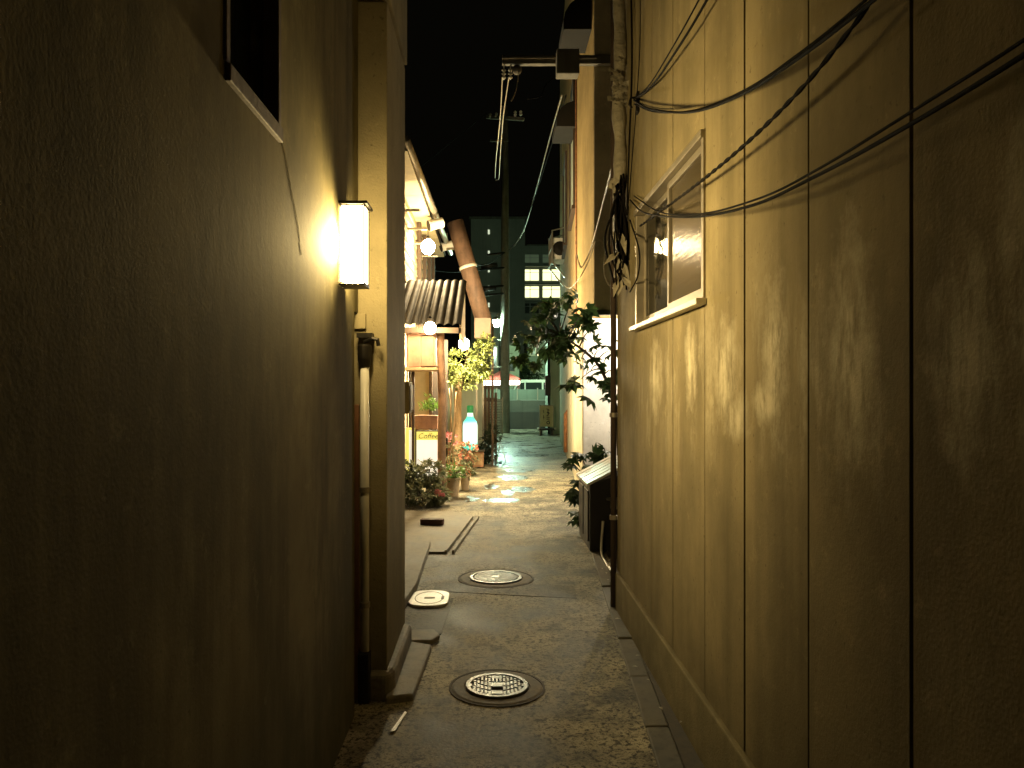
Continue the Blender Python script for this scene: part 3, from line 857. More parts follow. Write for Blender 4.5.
# white balcony cage
t = thing('air_conditioner', 'white caged air conditioner hanging high on the farther yellow building', 'air conditioner', (1.6, 19, 4.4))
m = MB(); m.box(1.50, 1.80, 18.2, 19.0, 4.55, 5.05); m.build('case', M['white'], t, bevel=.01)
m = MB()
for y in (18.1, 19.1):
    m.tube([(1.85, y, 4.0), (1.48, y, 4.45), (1.46, y, 5.2), (1.85, y, 5.3)], .02, 6)
for z in (4.45, 4.8, 5.15): m.tube([(1.46, 18.1, z), (1.46, 19.1, z)], .014, 6)
for k_ in range(1, 6): m.tube([(1.46, 18.1 + k_ * .165, 4.45), (1.46, 18.1 + k_ * .165, 5.15)], .008, 6)
m.build('cage', M['alu'], t)
m = MB(); m.lathe([(.17, 0), (.17, .01), (.05, .02)], (0, 0, 0), 16)
for v in m.bm.verts: v.co = Vector((1.65 + v.co.x, 18.195 - v.co.z, 4.8 + v.co.y))
m.build('fan_grille', M['blackmetal'], t)
# hidden lamp under the overhang
t = thing('soffit_lamp', 'white globe lamp under the overhang, its glow filling the pale wall', 'lamp', (2.15, 10.0, 2.2))
m = MB(); m.ball((2.15, 9.9, 2.22), .07); m.build('globe', M['bulbhidden'], t, smooth=True)
m = MB(); m.lathe([(.03, 0), (.06, .10), (.06, .14)], (2.15, 9.9, 2.295), 14); m.build('holder', M['white'], t)

# ------------------------------------------------------------------ bracket arm and service wires
t = thing('service_bracket', 'grey steel service arm reaching out over the lane with hanging insulators', 'bracket', (1.2, 9.4, 5.5))
za = 5.48
m = MB()
m.box(.15, 1.5, 9.40, 9.48, za - .02, za + .09); m.box(.15, 1.3, 9.36, 9.399, za + .03, za + .06)
m.build('arm', M['greydark'], t, bevel=.006)
m = MB(); m.box(.80, 1.07, 9.2, 9.39, za - .22, za + .08); m.build('terminal_box', M['greydark'], t, bevel=.012)
for x in (.17, .25):
    m = MB()
    m.tube([(x, 9.44, za - .02), (x, 9.44, za - .2)], .008, 6)
    for i in range(3): m.lathe([(.012, 0), (.03, .015), (.012, .03)], (x, 9.44, za - .19 + i * .045), 12)
    m.build('insulator', M['white'], t, smooth=True)
m = MB(); m.ball((.33, 9.44, za - .08), .06); m.build('fitting', M['greydark'], t, smooth=True)
G2 = 'service wires over the lane'
cable('left pale service wire running from insulator toward the pole', [at(502.5, 77, 9.44), at(500, 120, 11), at(496, 160, 14), at(495, 178, 16)], .008, 'cablepale', grp=G2, name='service_wire')
cable('right pale service wire running from insulator toward the pole', [at(509, 77, 9.44), at(503, 120, 11), at(500, 160, 14), at(499, 178, 16), at(496, 180, 17)], .008, 'cablepale', grp=G2, name='service_wire')
cable('pale wire sagging from the yellow building down to the pole', [at(562, 95, 13), at(552, 130, 15), at(536, 190, 19), at(524, 230, 23), at(514, 246, 25.6)], .014, 'cablepale', grp=G2, name='service_wire')
cable('thin wire beside the sagging pale wire, bound for the pole', [at(566, 95, 13), at(550, 150, 16), at(532, 205, 20), at(520, 237, 23.6), at(509, 250, 25.6)], .01, 'cable', grp=G2, name='service_wire')
cable('twisted pale cable looping down the yellow wall from the junction', [at(616, 150, 5.9), at(605, 195, 7.5), at(592, 245, 9.0), at(584, 264, 9.3), at(580, 266, 9.35), at(577, 255, 9.4)], .006, 'cablepale', True, G2, name='service_wire')
cable('thin pale cable slung low across the yellow wall', [at(596, 240, 9.0), at(588, 262, 9.3), at(578, 280, 9.4), at(568, 288, 12), at(560, 280, 16)], .006, 'cablepale', grp=G2, name='service_wire')
cable('loose short wire end hanging under the service arm', [at(519, 72, 9.4), at(516, 90, 9.4), at(511, 101, 9.4)], .006, 'cablepale', grp=G2, name='service_wire')
cable('kinked loose wire between service arm and yellow wall', [at(556, 76, 9.4), at(545, 86, 9.4), at(541, 96, 9.4), at(528, 99, 9.4)], .006, 'cable', grp=G2, name='service_wire')

# ------------------------------------------------------------------ utility pole
PX, PY = .50, 25.7
t = thing('utility_pole', 'tall concrete utility pole with crossarm at the end of the lane', 'utility pole', (PX, PY, 0))
m = MB(); m.tube([(PX, PY, 0), (PX, PY, 5), (PX, PY, 10.9)], [.165, .14, .10], 16); m.build('shaft', M['pole'], t, smooth=True)
m = MB()
m.box(-.75, .75, -.05, .05, -.05, .05, Matrix.Translation((PX, PY - .16, 10.45)) @ Matrix.Rotation(R(-35), 4, 'Z') @ Matrix.Rotation(R(14), 4, 'Y'))
m.build('crossarm', M['greydark'], t)
m = MB(); m.box(-.3, .3, -.03, .03, -.03, .03, Matrix.Translation((PX - .2, PY - .16, 9.7))); m.build('crossarm', M['greydark'], t)
for dx, dz in ((-.6, .22), (-.35, .16), (.4, .0), (.62, -.05)):
    m = MB(); m.lathe([(.03, 0), (.06, .04), (.03, .09), (.055, .12), (.02, .17)], (PX + dx * .82, PY - .16 - dx * .5, 10.45 + dz * .5), 10); m.build('insulator', M['white'], t)
for zz, L in ((6.0, .75), (5.5, 1.05), (4.9, 1.3), (4.65, .9)):
    m = MB(); m.tube([(PX, PY - .1, zz), (PX - L * .8, PY - .15, zz - .08)], .035, 8)
    m.build('bracket', M['blackmetal'], t)
for zz, L in ((5.52, .7), (4.75, .75)):
    m = MB(); m.tube([(PX - L, PY - .2, zz - .02), (PX - L - .1, PY - .2, zz), (PX - L + .45, PY - .2, zz + .06)], [.05, .08, .08], 10); m.build('cable_closure', M['binblack'], t, smooth=True)
for i in range(8):
    m = MB(); m.tube([(PX - .12 + .24 * (i % 2), PY, 2.2 + i * .45), (PX - .25 + .5 * (i % 2), PY, 2.2 + i * .45)], .012, 6); m.build('step_bolt', M['alu'], t)
# street lamp on the pole
t = thing('street_lamp', 'small greenish white street lamp on a bracket by the utility pole', 'street lamp', (.22, 25.75, 3.5))
m = MB(); m.tube([(.40, 25.7, 3.95), (.3, 25.72, 4.0), (.22, 25.75, 3.9)], .022, 8); m.build('bracket', M['alu'], t)
m = MB(); m.lathe([(.14, 0), (.10, .08), (.03, .12)], (.22, 25.75, 3.77), 14); m.build('hood', M['alu'], t)
m = MB(); m.ball((.22, 25.75, 3.68), .14); m.build('globe', M['streetbulb'], t, smooth=True)
# pole wires
for i, (a, b, l) in enumerate((((PX - .6, 25.5, 10.6), (-14, 60, 13), 'faint wire leaving the left end of the pole crossarm'), ((PX, 25.6, 5.5), (-3.5, 17, 5.0), 'faint wire from the pole toward the left house'), ((PX, 25.6, 6.0), (-1.0, 15.5, 4.55), 'faint wire from the pole to the left gutter'))):
    a, b = Vector(a), Vector(b); c = (a + b) / 2 - Vector((0, 0, .5)); cable(l, [a, c, b], .012, 'cable', grp=G2, name='service_wire')

# ------------------------------------------------------------------ left wooden house
ho = thing('wooden_house', 'old house with lit cream clapboards and metal gutter on the left', 'house', (-3, 12, 0))
XH = -1.28
m = MB(); m.box(-5, XH, 9.6, 17, 0, 4.35); m.build('wall', M['siding'], ho)
m = MB()
zz = 2.6
while zz < 4.3:
    m.prism([(XH + .002, zz), (XH + .035, zz), (XH + .012, zz + .155), (XH + .002, zz + .155)], 9.62, 16.98, Tm); zz += .16
m.build('clapboards', M['siding'], ho)
for y in (13.2, 14.3, 15.4, 16.4):
    m = MB(); m.box(XH + .036, XH + .10, y, y + .1, 2.0, 4.34); m.build('wall_post', M['wooddark'], ho)
m = MB(); m.prism([(-3.2, 5.6), (-.98, 4.46), (-.98, 4.40), (-3.2, 5.54)], 9.2, 16.9, Tm); m.build('roof', M['tin'], ho)
m = MB(); m.prism([(-1.28, 4.36), (-1.0, 4.36), (-1.0, 4.39), (-1.28, 4.39)], 9.3, 16.8, Tm); m.build('soffit', M['cream'], ho)
m = MB(); m.tube([(-1.0, 9.1, 4.44), (-.86, 16.8, 4.44)], .055, 10); m.build('gutter', M['alu'], ho, smooth=True)
for y in (10.4, 11.6, 12.8, 14.0):
    m = MB(); m.tube([(XH, y, 3.9), (-.95, y, 3.9)], .02, 6); m.build('bracket_arm', M['alu'], ho)
def flood(label, p, d):
    t = thing('floodlight', label, 'floodlight', p, 'unlit floodlights under the gutter')
    d = Vector(d).normalized(); p = Vector(p)
    m = MB(); m.tube([p - d * .13, p - d * .12, p + d * .08, p + d * .13], [.05, .085, .085, .10], 14); m.build('housing', M['white'], t, smooth=False)
    m = MB(); m.tube([p + d * .131, p + d * .136], [.09, .09], 14); m.build('lens', M['dark'], t)
    m = MB(); m.tube([p + Vector((0, 0, .08)), p + Vector((0, 0, .26))], .014, 6); m.build('mount', M['alu'], t)
flood('white unlit floodlight nearer the camera, under the gutter', at(436, 224, 12.8), (-.8, -.3, -.25))
flood('smaller white unlit floodlight beyond the bare bulb, under the gutter', at(447, 246, 15.5), (-.8, -.3, -.25))

def bulb(label, p, r, matname, hold=.25):
    t = thing('hanging_bulb', label, 'bulb', p, 'bare glowing bulbs outside the left house')
    p = Vector(p)
    m = MB(); m.ball(p, r, sz=1.1); m.build('glass', M[matname], t, smooth=True)
    m = MB(); m.lathe([(.02, 0), (.026, .04), (.012, .07)], p + Vector((0, 0, r * 1.05)), 12); m.tube([p + Vector((0, 0, r + .06)), p + Vector((0, 0, r + hold))], .006, 6); m.build('socket', M['blackmetal'], t)
bulb('glowing bulb high under the gutter of the left house', at(428, 247, 12.3), .11, 'bulb2', .3)
bulb('glowing bulb below the corrugated awning, beside the wooden box', at(430, 328, 9.8), .075, 'bulb', .22)
bulb('brightest glowing bulb among the lit leaves', at(464, 344, 12.2), .085, 'bulb3', .4)

# corrugated awning
aw = thing('corrugated_awning', 'dark corrugated sheet awning sloping down over the left porch', 'awning', (-1, 10.7, 2.4))
m = MB()
na = 120
def aw_pt(u, v, off):
    x = -1.6 + 1.22 * u + .03 * v
    wv = .028 * abs(math.sin(math.pi * u * 11))
    return Vector((x, 10.05 + 1.5 * v, 2.32 + .78 * v + wv + off))
for i in range(na):
    a, b = i / na, (i + 1) / na
    for off in (0, -.006):
        m.face([aw_pt(a, 0, off), aw_pt(b, 0, off), aw_pt(b, 1, off), aw_pt(a, 1, off)])
m.build('sheet', M['tin'], aw)
m = MB(); m.prism([(10.1, 2.14), (10.1, 2.30), (11.56, 3.06), (11.62, 3.06), (11.62, 2.14)], -.40, -.375, Matrix(((0, 0, 1, 0), (1, 0, 0, 0), (0, 1, 0, 0), (0, 0, 0, 1))))
m.build('gable_board', M['woodpale'], aw)
for q in ((10.06, 10.12, 2.22, 2.29), (11.55, 11.6, 2.95, 3.04)):
    m = MB(); m.box(-1.6, -.41, *q); m.build('rail', M['wooddark'], aw)
# log posts
def post(label, px, py, topz, r, mat, lean=0.0):
    Y = 1155 / (py - 388); x = (px - 490) * Y / F
    m = MB(); pts = []; rs = []
    for i in range(15):
        f = i / 14; pts.append((x + lean * f + .008 * math.sin(f * 9 + px), Y + .006 * math.cos(f * 7), topz * f)); rs.append(r * (1.08 - .16 * f) * (1 + .08 * mnoise.noise(Vector((px, 0, f * 6)))))
    m.tube(pts, rs, 12)
    t = thing('log_post', label, 'post', (x, Y, 0), 'rough log posts of the porch')
    m.build('log', mat, t, smooth=True)
    m = MB(); m.lathe([(r * 1.5, 0), (r * 1.4, .05), (r * 1.1, .07)], (x, Y, -.01), 12); m.build('footing', M['concrete'], t)
post('rough dark log post holding up the corrugated awning', 442.5, 498, 2.24, .055, M['wood'], -.02)
post('paler log post standing behind the pink flowers and cream pots', 457, 471, 1.75, .07, M['woodpale'], .03)

# wooden box
t = thing('wooden_box', 'red brown wooden box fixed on a shelf under the awning', 'wooden box', (-.9, 10.5, 1.73))
m = MB(); m.box(-1.10, -.92, 10.25, 10.95, 1.78, 2.20); m.build('carcass', M['woodred'], t, bevel=.006)
m = MB(); m.box(-1.16, -.70, 10.2, 11.0, 1.735, 1.775); m.build('shelf', M['woodpale'], t, bevel=.004)
m = MB(); m.box(-.919, -.75, 10.26, 10.94, 1.79, 2.19); m.build('side', M['woodred'], t, bevel=.006)
for q in ((10.27, 10.58), (10.61, 10.93)):
    m = MB(); m.box(-.749, -.735, q[0], q[1], 1.80, 2.18); m.build('door', M['woodpale'], t, bevel=.004)
m = MB(); m.box(-1.12, -.72, 10.22, 10.97, 2.205, 2.23); m.build('lid', M['woodred'], t, bevel=.004)
m = MB(); m.box(-1.10, -1.06, 10.8, 10.85, .0, 1.734); m.build('support', M['wooddark'], t, bevel=.004)

M['doordark'] = pm('smoked_timber', (.022, .014, .009), .85, .4, 7, .4, 40, streak=.3)
# porch back
t = thing('porch_screen', 'cream board screen with dark timber frame at the back of the porch', 'screen', (-1.1, 12, 0))
m = MB(); m.box(-1.23, -.95, 12.0, 12.04, .6, 2.05); m.build('board', M['cream'], t, bevel=.004)
m = MB(); m.box(-1.262, -1.235, 11.96, 12.06, 0, 2.4); m.box(-.948, -.90, 11.96, 12.06, 0, 2.4); m.box(-1.235, -.95, 11.98, 12.06, 2.06, 2.14); m.box(-1.235, -.95, 11.98, 12.06, .5, .595); m.build('frame', M['wooddark'], t, bevel=.004)
m = MB(); m.box(-.96, -.70, 12.75, 12.8, 0, 2.3); tag(m.build('timber_door', M['doordark'], bevel=.004), 'dark timber door behind the log post', 'door')
t = thing('planter_shelf', 'brown wooden planter shelf above the lit yellow sign', 'planter', (-1.0, 11.2, .9))
m = MB(); m.box(-1.14, -.76, 11.15, 11.45, .90, 1.10); m.build('trough', M['woodred'], t, bevel=.006)
m = MB()
for i in range(130):
    p = Vector((rng.gauss(-.87, .06), rng.gauss(11.3, .06), 1.16 + abs(rng.gauss(0, .08))))
    m.leaf(p, Vector((rng.uniform(-1, 1), rng.uniform(-1, 1), rng.uniform(.1, 1))), Vector((rng.uniform(-1, 1), -1, .5)), rng.uniform(.06, .13), .022)
m.build('foliage', M['fresh'], t)
m = MB(); m.box(-1.1, -1.05, 11.2, 11.4, 0, .9); m.build('leg', M['wooddark'], t)
m = MB(); m.box(-.82, -.78, 11.2, 11.4, 0, .9); m.build('leg', M['wooddark'], t)

# lit yellow sign box
t = thing('lit_sign', 'lit yellow and white sign box behind the shrub on the left', 'sign', (-1.0, 10.9, .2))
def text_mesh(name, s, size, loc, mat, parent, rotz=0, ext=.002):
    cu = bpy.data.curves.new(name, 'FONT'); cu.body = s; cu.size = size; cu.extrude = ext; cu.align_x = 'CENTER'; cu.shear = .25
    o = bpy.data.objects.new(name + '_tmp', cu); col.objects.link(o)
    bpy.context.view_layer.update()
    me = bpy.data.meshes.new_from_object(o.evaluated_get(bpy.context.evaluated_depsgraph_get()))
    bpy.data.objects.remove(o)
    q = bpy.data.objects.new(name, me); col.objects.link(q); me.materials.clear(); me.materials.append(mat)
    q.parent = parent; q.location = Vector(loc) - parent_world(parent); q.rotation_euler = (R(90), 0, rotz)
    return q
m = MB(); m.box(-1.05, -.70, 10.86, 11.02, .22, .90); m.build('case', M['greydark'], t, bevel=.008)
m = MB(); m.box(-1.035, -.715, 10.850, 10.859, .235, .765); m.build('white_panel', M['signwhite'], t)
m = MB(); m.box(-1.035, -.715, 10.848, 10.859, .767, .885); m.build('yellow_band', M['signyellow'], t)
text_mesh('lettering', 'Coffee', .105, (-.875, 10.845, .79), M['ink'], t)
m = MB()
pa = [Vector((-1.02 + .09 * math.sin(i * .25), 10.846, .50 - .018 * i)) for i in range(8)]
m.tube(pa, .006, 6); m.box(-.86, -.78, 10.844, 10.849, .46, .475); m.box(-.97, -.87, 10.844, 10.849, .33, .345)
m.build('printed_marks', M['cream'], t)
t = thing('lit_sign', 'narrow lit yellow sign panel left of the lit sign box', 'sign', (-1.15, 11.0, .2))
m = MB(); m.box(-1.20, -1.075, 10.95, 11.05, .22, .93); m.build('case', M['signyellow'], t, bevel=.004)
m = MB(); m.box(-1.15, -1.085, 10.944, 10.949, .40, .90); m.build('pale_panel', M['signwhite'], t)

# ------------------------------------------------------------------ planting
def leaf_blob(m, c, rad, n, L, wr=.5, seed=0):
    c = Vector(c)
    for i in range(n):
        while True:
            u = Vector((rng.uniform(-1, 1), rng.uniform(-1, 1), rng.uniform(-1, 1)))
            if u.length <= 1 and (u.length > .45 or rng.random() < .3): break
        if mnoise.noise(u * 2.1 + Vector((seed, 0, 0))) < -.12: continue
        p = c + Vector((u.x * rad[0], u.y * rad[1], u.z * rad[2]))
        d = u + Vector((rng.uniform(-.8, .8), rng.uniform(-.8, .8), rng.uniform(-.6, .5)))
        ll = L * rng.uniform(.6, 1.3)
        m.leaf(p, d, Vector((rng.uniform(-.6, .6), rng.uniform(-.6, .6), 1)), ll, ll * wr)
def flowers(m, c, rad, n, s):
    c = Vector(c)
    for i in range(n):
        p = c + Vector((rng.uniform(-1, 1) * rad[0], rng.uniform(-1, 1) * rad[1], rng.uniform(-1, 1) * rad[2]))
        for k_ in range(6):
            a = k_ * R(60) + rng.random()
            m.leaf(p, Vector((math.cos(a), -.5, math.sin(a))), Vector((0, -1, .2)), s, s * .8)
def stems(m, base, tips, r=.008):
    for tp in tips:
        b = Vector(base); tp = Vector(tp); mid = (b + tp) / 2 + Vector((rng.uniform(-.05, .05), rng.uniform(-.05, .05), 0))
        m.tube(curve_pts([b, mid, tp], 5), [r] * 11, 6)

# variegated shrub at lower left
t = thing('shrub', 'bushy variegated shrub below the lit sign at the foot of the log post', 'shrub', (-.85, 9.9, 0))
m = MB()
for c, rd in (((-.98, 9.95, .30), (.2, .25, .18)), ((-.78, 10.0, .40), (.18, .22, .14)), ((-.86, 9.75, .16), (.26, .22, .14)), ((-.66, 9.85, .14), (.14, .2, .12)), ((-1.1, 10., .42), (.12, .2, .14))):
    leaf_blob(m, c, rd, 620, .07, .6, c[0] * 9)
m.build('foliage', M['shrub'], t)
m = MB(); stems(m, (-.86, 9.9, 0), [(-1.0, 9.95, .35), (-.78, 10, .45), (-.7, 9.85, .2), (-.9, 9.75, .2)]); m.build('stem', M['bark'], t)
m = MB(); flowers(m, (-.63, 9.66, .19), (.05, .05, .03), 7, .035); m.build('blossom', M['pink'], t)

def potted(label, px, py, r, h, potm, leafm, fol, n, L, fl=None, name='potted_plant', grp='potted plants along the left side'):
    Y = 1155 / (py - 388); x = (px - 490) * Y / F
    t = thing(name, label, 'potted plant', (x, Y, 0), grp)
    m = MB(); m.lathe([(r * .72, .0), (r * .95, h * .86), (r * 1.08, h * .87), (r * 1.1, h), (r * .95, h), (r * .92, h * .9)], (x, Y, 0), 20); m.build('pot', M[potm], t)
    m = MB(); m.lathe([(r * .9, h * .88), (r * .5, h * .94)], (x, Y, 0), 14); m.build('soil', M['soil'], t)
    m = MB()
    leaf_blob(m, (x, Y, h + fol[2] * .7), fol, n, L, .5, px); m.build('foliage', M[leafm], t)
    m = MB(); stems(m, (x, Y, h * .9), [(x + rng.uniform(-1, 1) * fol[0] * .6, Y + rng.uniform(-1, 1) * fol[1] * .6, h + fol[2] * rng.uniform(.6, 1.3)) for _ in range(6)], .004); m.build('stem', M['bark'], t)
    if fl:
        m = MB(); flowers(m, (x + fl[0], Y - fol[1] * .5, h + fl[1]), fl[2], fl[3], fl[4]); m.build('blossom', M[fl[5]], t)
    return t
potted('large cream pot of fresh green leaves beside the log post', 453, 496, .105, .26, 'pot', 'fresh', (.14, .14, .10), 330, .07)
potted('smaller cream pot with trailing leaves right of the large cream pot', 465, 490, .075, .22, 'pot', 'shrub', (.15, .14, .10), 260, .07)
potted('dark pot with tall pink flowers between the two log posts', 449, 478, .12, .25, 'potred', 'shrub', (.16, .14, .22), 420, .06, (0.02, .34, (.13, .1, .2), 26, .034, 'pink'))
potted('low pot of coral flowers beneath the bottle sign', 466, 476, .12, .2, 'potred', 'shrub', (.2, .16, .2), 420, .06, (.04, .24, (.17, .1, .14), 24, .036, 'coral'))

# bean poles between the posts
for i, (a, b, l) in enumerate(((at(445, 442, 12), at(452, 385, 12), 'thin cane leaning right between the two log posts'), (at(447, 445, 12.3), at(456, 392, 12.3), 'thin cane leaning right, nearer the pale log post'), (at(453, 440, 12.2), at(449, 388, 12.2), 'thin cane leaning left between the two log posts'))):
    a.z = 0.0
    m = MB(); m.tube(curve_pts([a, (a + b) / 2 + Vector((.02, 0, 0)), b], 6), .008, 6); tag(m.build('garden_cane', M['woodpale'], smooth=True), l, 'cane', 'garden canes')

# lit small-leaved tree
t = thing('garden_tree', 'small tree with bright leaves lit by the bulb beside it', 'tree', (-.6, 14.15, 0))
m = MB(); m.tube(curve_pts([(-.62, 14.2, 0), (-.61, 14.2, 1.1), (-.5, 14.0, 1.7), (-.38, 13.6, 2.2)], 6), [.035 - .0014 * i for i in range(19)], 8)
for tp in ((-.72, 13.4, 2.0), (-.2, 13.3, 2.1), (-.15, 13.3, 1.8), (-.72, 13.2, 1.65), (-.36, 13.0, 1.85)):
    m.tube(curve_pts([(-.58, 14.15, 1.45), ((-.55 + tp[0]) / 2, 13.7, (1.4 + tp[2]) / 2), tp], 5), [.016 - .001 * i for i in range(11)], 6)
m.build('trunk', M['bark'], t, smooth=True)
m = MB()
for c, rd, n in (((-.48, 13.0, 1.95), (.28, .35, .2), 650), ((-.16, 13.2, 2.05), (.2, .3, .24), 520), ((-.2, 13.1, 1.78), (.2, .3, .16), 480), ((-.66, 13.0, 1.72), (.2, .3, .16), 420), ((-.42, 13.1, 1.62), (.24, .3, .14), 420), ((-.08, 13.4, 2.3), (.14, .2, .12), 240)):
    leaf_blob(m, c, rd, n, .075, .4, c[2] * 7)
m.build('crown', M['maple'], t)

# bottle sign on a crate
t = thing('crate', 'low brown wooden crate carrying the glowing bottle sign', 'crate', (-.2, 14.5, 0))
m = MB()
m.box(-.42, -.12, 14.4, 14.7, .02, .30)
m.build('box', M['woodred'], t, bevel=.006)
m = MB(); m.box(-.44, -.10, 14.38, 14.72, .302, .325); m.build('lid', M['wooddark'], t, bevel=.004)
m = MB(); m.box(-.30, -.14, 14.385, 14.398, .06, .28); m.build('panel', M['woodpale'], t, bevel=.002)
t = thing('bottle_sign', 'glowing turquoise and white bottle shaped sign on the crate', 'sign', (-.355, 14.55, .33))
m = MB()
m.lathe([(.10, 0), (.135, .012), (.138, .03), (.138, .46), (.125, .53), (.075, .60), (.055, .66), (.053, .70)], (-.375, 14.55, .33), 28); m.build('body', M['bottle'], t, smooth=True)
m = MB(); m.lathe([(.058, 0), (.062, .02), (.062, .12), (.05, .14)], (-.375, 14.55, 1.031), 20)
M['capgreen'] = emit('lit_green_cap', (.02, .25, .08), .5); m.build('cap', M['capgreen'], t, smooth=True)

# dark shrub and folding rack
t = thing('shrub', 'dark shrub beside the crate at the lane edge', 'shrub', (-.02, 15.3, 0))
m = MB()
for c, rd in (((-.02, 15.3, .35), (.2, .25, .28)), ((.05, 15.4, .55), (.16, .2, .2)), ((-.1, 15.2, .2), (.16, .2, .18))): leaf_blob(m, c, rd, 420, .08, .5, c[0] * 7)
m.build('foliage', M['darkleaf'], t)
m = MB(); stems(m, (-.02, 15.3, 0), [(0, 15.3, .5), (-.1, 15.2, .35), (.08, 15.4, .6)], .01); m.build('stem', M['bark'], t)
t = thing('folding_rack', 'small white folding rack at the left lane edge near the dark shrub', 'rack', (.2, 16, 0))
m = MB()
for y in (15.7, 16.0):
    m.tube([(.14, y, 0), (.22, y, .42), (.32, y, 0)], .010, 6)
for f in (.25, .5, .75, 1.):
    m.tube([(.32 - .1 * f, 15.7, .42 * f), (.32 - .1 * f, 16.0, .42 * f)], .008, 6)
m.build('frame', M['white'], t)

# duct and hood
t = thing('exhaust_duct', 'slanting terracotta exhaust duct ending in a peach box', 'duct', (-.3, 14.6, 2.5))
a, b = at(455, 222, 14.6), at(484, 322, 14.6)
m = MB(); m.tube([a, a * .5 + b * .5, b], .16, 18); m.build('pipe', M['terracotta'], t, smooth=True)
m = MB(); c = a * .55 + b * .45; d = (b - a).normalized(); m.tube([c - d * .03, c + d * .03], .172, 18); m.build('collar', M['white'], t, smooth=True)
m = MB(); p = at(483, 327, 14.6); m.box(p.x - .16, p.x + .15, 14.42, 14.74, p.z - .22, p.z + .16); m.build('box', M['peach'], t, bevel=.008)
m = MB(); m.box(.03, .07, 14.75, 14.8, 0, p.z + .1); m.build('support_post', M['wooddark'], t)
m = MB(); m.tube([at(447, 249, 15), at(468, 248, 14.7)], .025, 8); m.build('stay', M['alu'], t)

# gate, fences on the left, end of the lane
t = thing('timber_gate', 'dark timber gate posts at the far left of the lane', 'gate', (0, 17.2, 0))
m = MB()
for x in (-.13, -.055, .02, .10): m.box(x, x + .055, 17.1, 17.16, .03, 1.55 if x < .1 else 1.4)
m.build('boards', M['wooddark'], t, bevel=.004)
for z in (.3, 1.2):
    m = MB(); m.box(-.14, .16, 17.165, 17.2, z, z + .08); m.build('rail', M['wooddark'], t)
m = MB(); m.tube([(.12, 17.08, .8), (.15, 17.04, .8), (.15, 17.04, .7)], .012, 6); m.build('latch', M['alu'], t)
t = thing('fence_panel', 'pale green panel fence left of the dark timber gate', 'fence', (-.6, 17.3, 0))
m = MB(); m.box(-1.3, -.15, 17.3, 17.34, .05, 1.62); m.build('panel', M['greenwall'], t)
m = MB()
for x in (-.32, -.18): m.box(x, x + .04, 17.26, 17.299, 0, 1.65)
m.build('post', M['alu'], t)
t = thing('louvred_fence', 'grey horizontal louvre fence left of the utility pole', 'fence', (.2, 24, 0))
m = MB()
for i in range(13): m.box(.0, .38, 24.5, 24.54, .06 + i * .085, .125 + i * .085)
m.build('slats', M['louver'], t)
m = MB(); m.box(-.03, -.001, 24.48, 24.56, 0, 1.2); m.box(.381, .41, 24.48, 24.56, 0, 1.2); m.box(-.6, -.03, 24.5, 24.54, 0, 1.2); m.build('post', M['alu'], t)

# low wall with translucent fence across the street
M['walllow'] = pm('stained_dark_concrete', (.045, .037, .025), .9, .35, 2, .3, 30, streak=.5)
M['wallup'] = pm('stained_concrete', (.085, .078, .055), .9, .3, 2, .3, 30, streak=.5)
M['fencegreen'] = pm('dull_green_panel', (.14, .165, .115), .6, .25, 1.5, .1, 30, streak=.4)
t = thing('boundary_wall', 'low dark boundary wall with pale green panel fence across the end', 'wall', (1, 28.2, 0))
m = MB(); m.box(-5, 7, 28.2, 28.4, 0, .62); m.build('base', M['walllow'], t)
m = MB(); m.box(-5, 7, 28.23, 28.37, .625, 1.05); m.build('upper_course', M['wallup'], t)
m = MB()
for i in range(16): m.box(-5 + i * .75 + .02, -5 + (i + 1) * .75 - .02, 28.28, 28.31, 1.06, 1.45)
m.build('panel', M['fencegreen'], t)
m = MB()
for i in range(17): m.box(-5 + i * .75 - .018, -5 + i * .75 + .018, 28.27, 28.33, 1.055, 1.5)
m.build('post', M['alu'], t)
# street lines
for i, (xa) in enumerate((.7, 1.3)):
    m = MB(); m.prism([(xa, 27.6), (xa + .1, 27.6), (xa + .55, 26.7), (xa + .42, 26.7)], -.04, .004); structure(m.build('road_marking', M['slab']))

# standing sign
t = thing('standing_sign', 'tan standing signboard with dark vertical lettering on a low stand', 'sign', (1.9, 25, 0))
sx = (546.5 - 490) * 24.5 / F
m = MB(); m.box(sx - .2, sx + .2, 24.45, 24.6, .27, .93); m.build('board', M['cream'], t, bevel=.01)
m = MB(); m.box(sx - .225, sx - .201, 24.44, 24.61, .0, .95); m.box(sx + .201, sx + .225, 24.44, 24.61, .0, .95); m.box(sx - .2, sx + .2, 24.44, 24.61, .931, .955); m.build('frame', M['alu'], t)
m = MB()
def stroke(pts, r=.014): m.tube([Vector((sx + p[0], 24.446, .6 + p[1])) for p in pts], r, 6)
stroke([(.0, .24), (.09, .20), (.02, .17)]); stroke([(.01, .13), (.10, .10)]); stroke([(.05, .15), (.05, .04), (.0, .02)])
stroke([(.0, -.02), (.09, -.04), (.0, -.09), (.09, -.12)])
stroke([(.05 + .045 * math.cos(R(a_)), -.20 + .045 * math.sin(R(a_))) for a_ in range(0, 361, 30)])
stroke([(-.10, .2), (-.09, .1)], .009); stroke([(-.10, .05), (-.09, -.1)], .009); stroke([(-.12, -.02), (-.07, -.04)], .009)
m.build('lettering', M['inkdark'], t)
m = MB(); m.box(sx - .27, sx + .27, 24.35, 24.7, .16, .22); m.box(sx - .2, sx - .14, 24.4, 24.65, .0, .16); m.box(sx + .14, sx + .2, 24.4, 24.65, 0, .16); m.build('stand', M['binblack'], t)
for dx in (-.27, .27):
    m = MB(); m.ball((sx + dx, 24.34, .22), .037); m.build('foot_cap', M['white'], t, smooth=True)

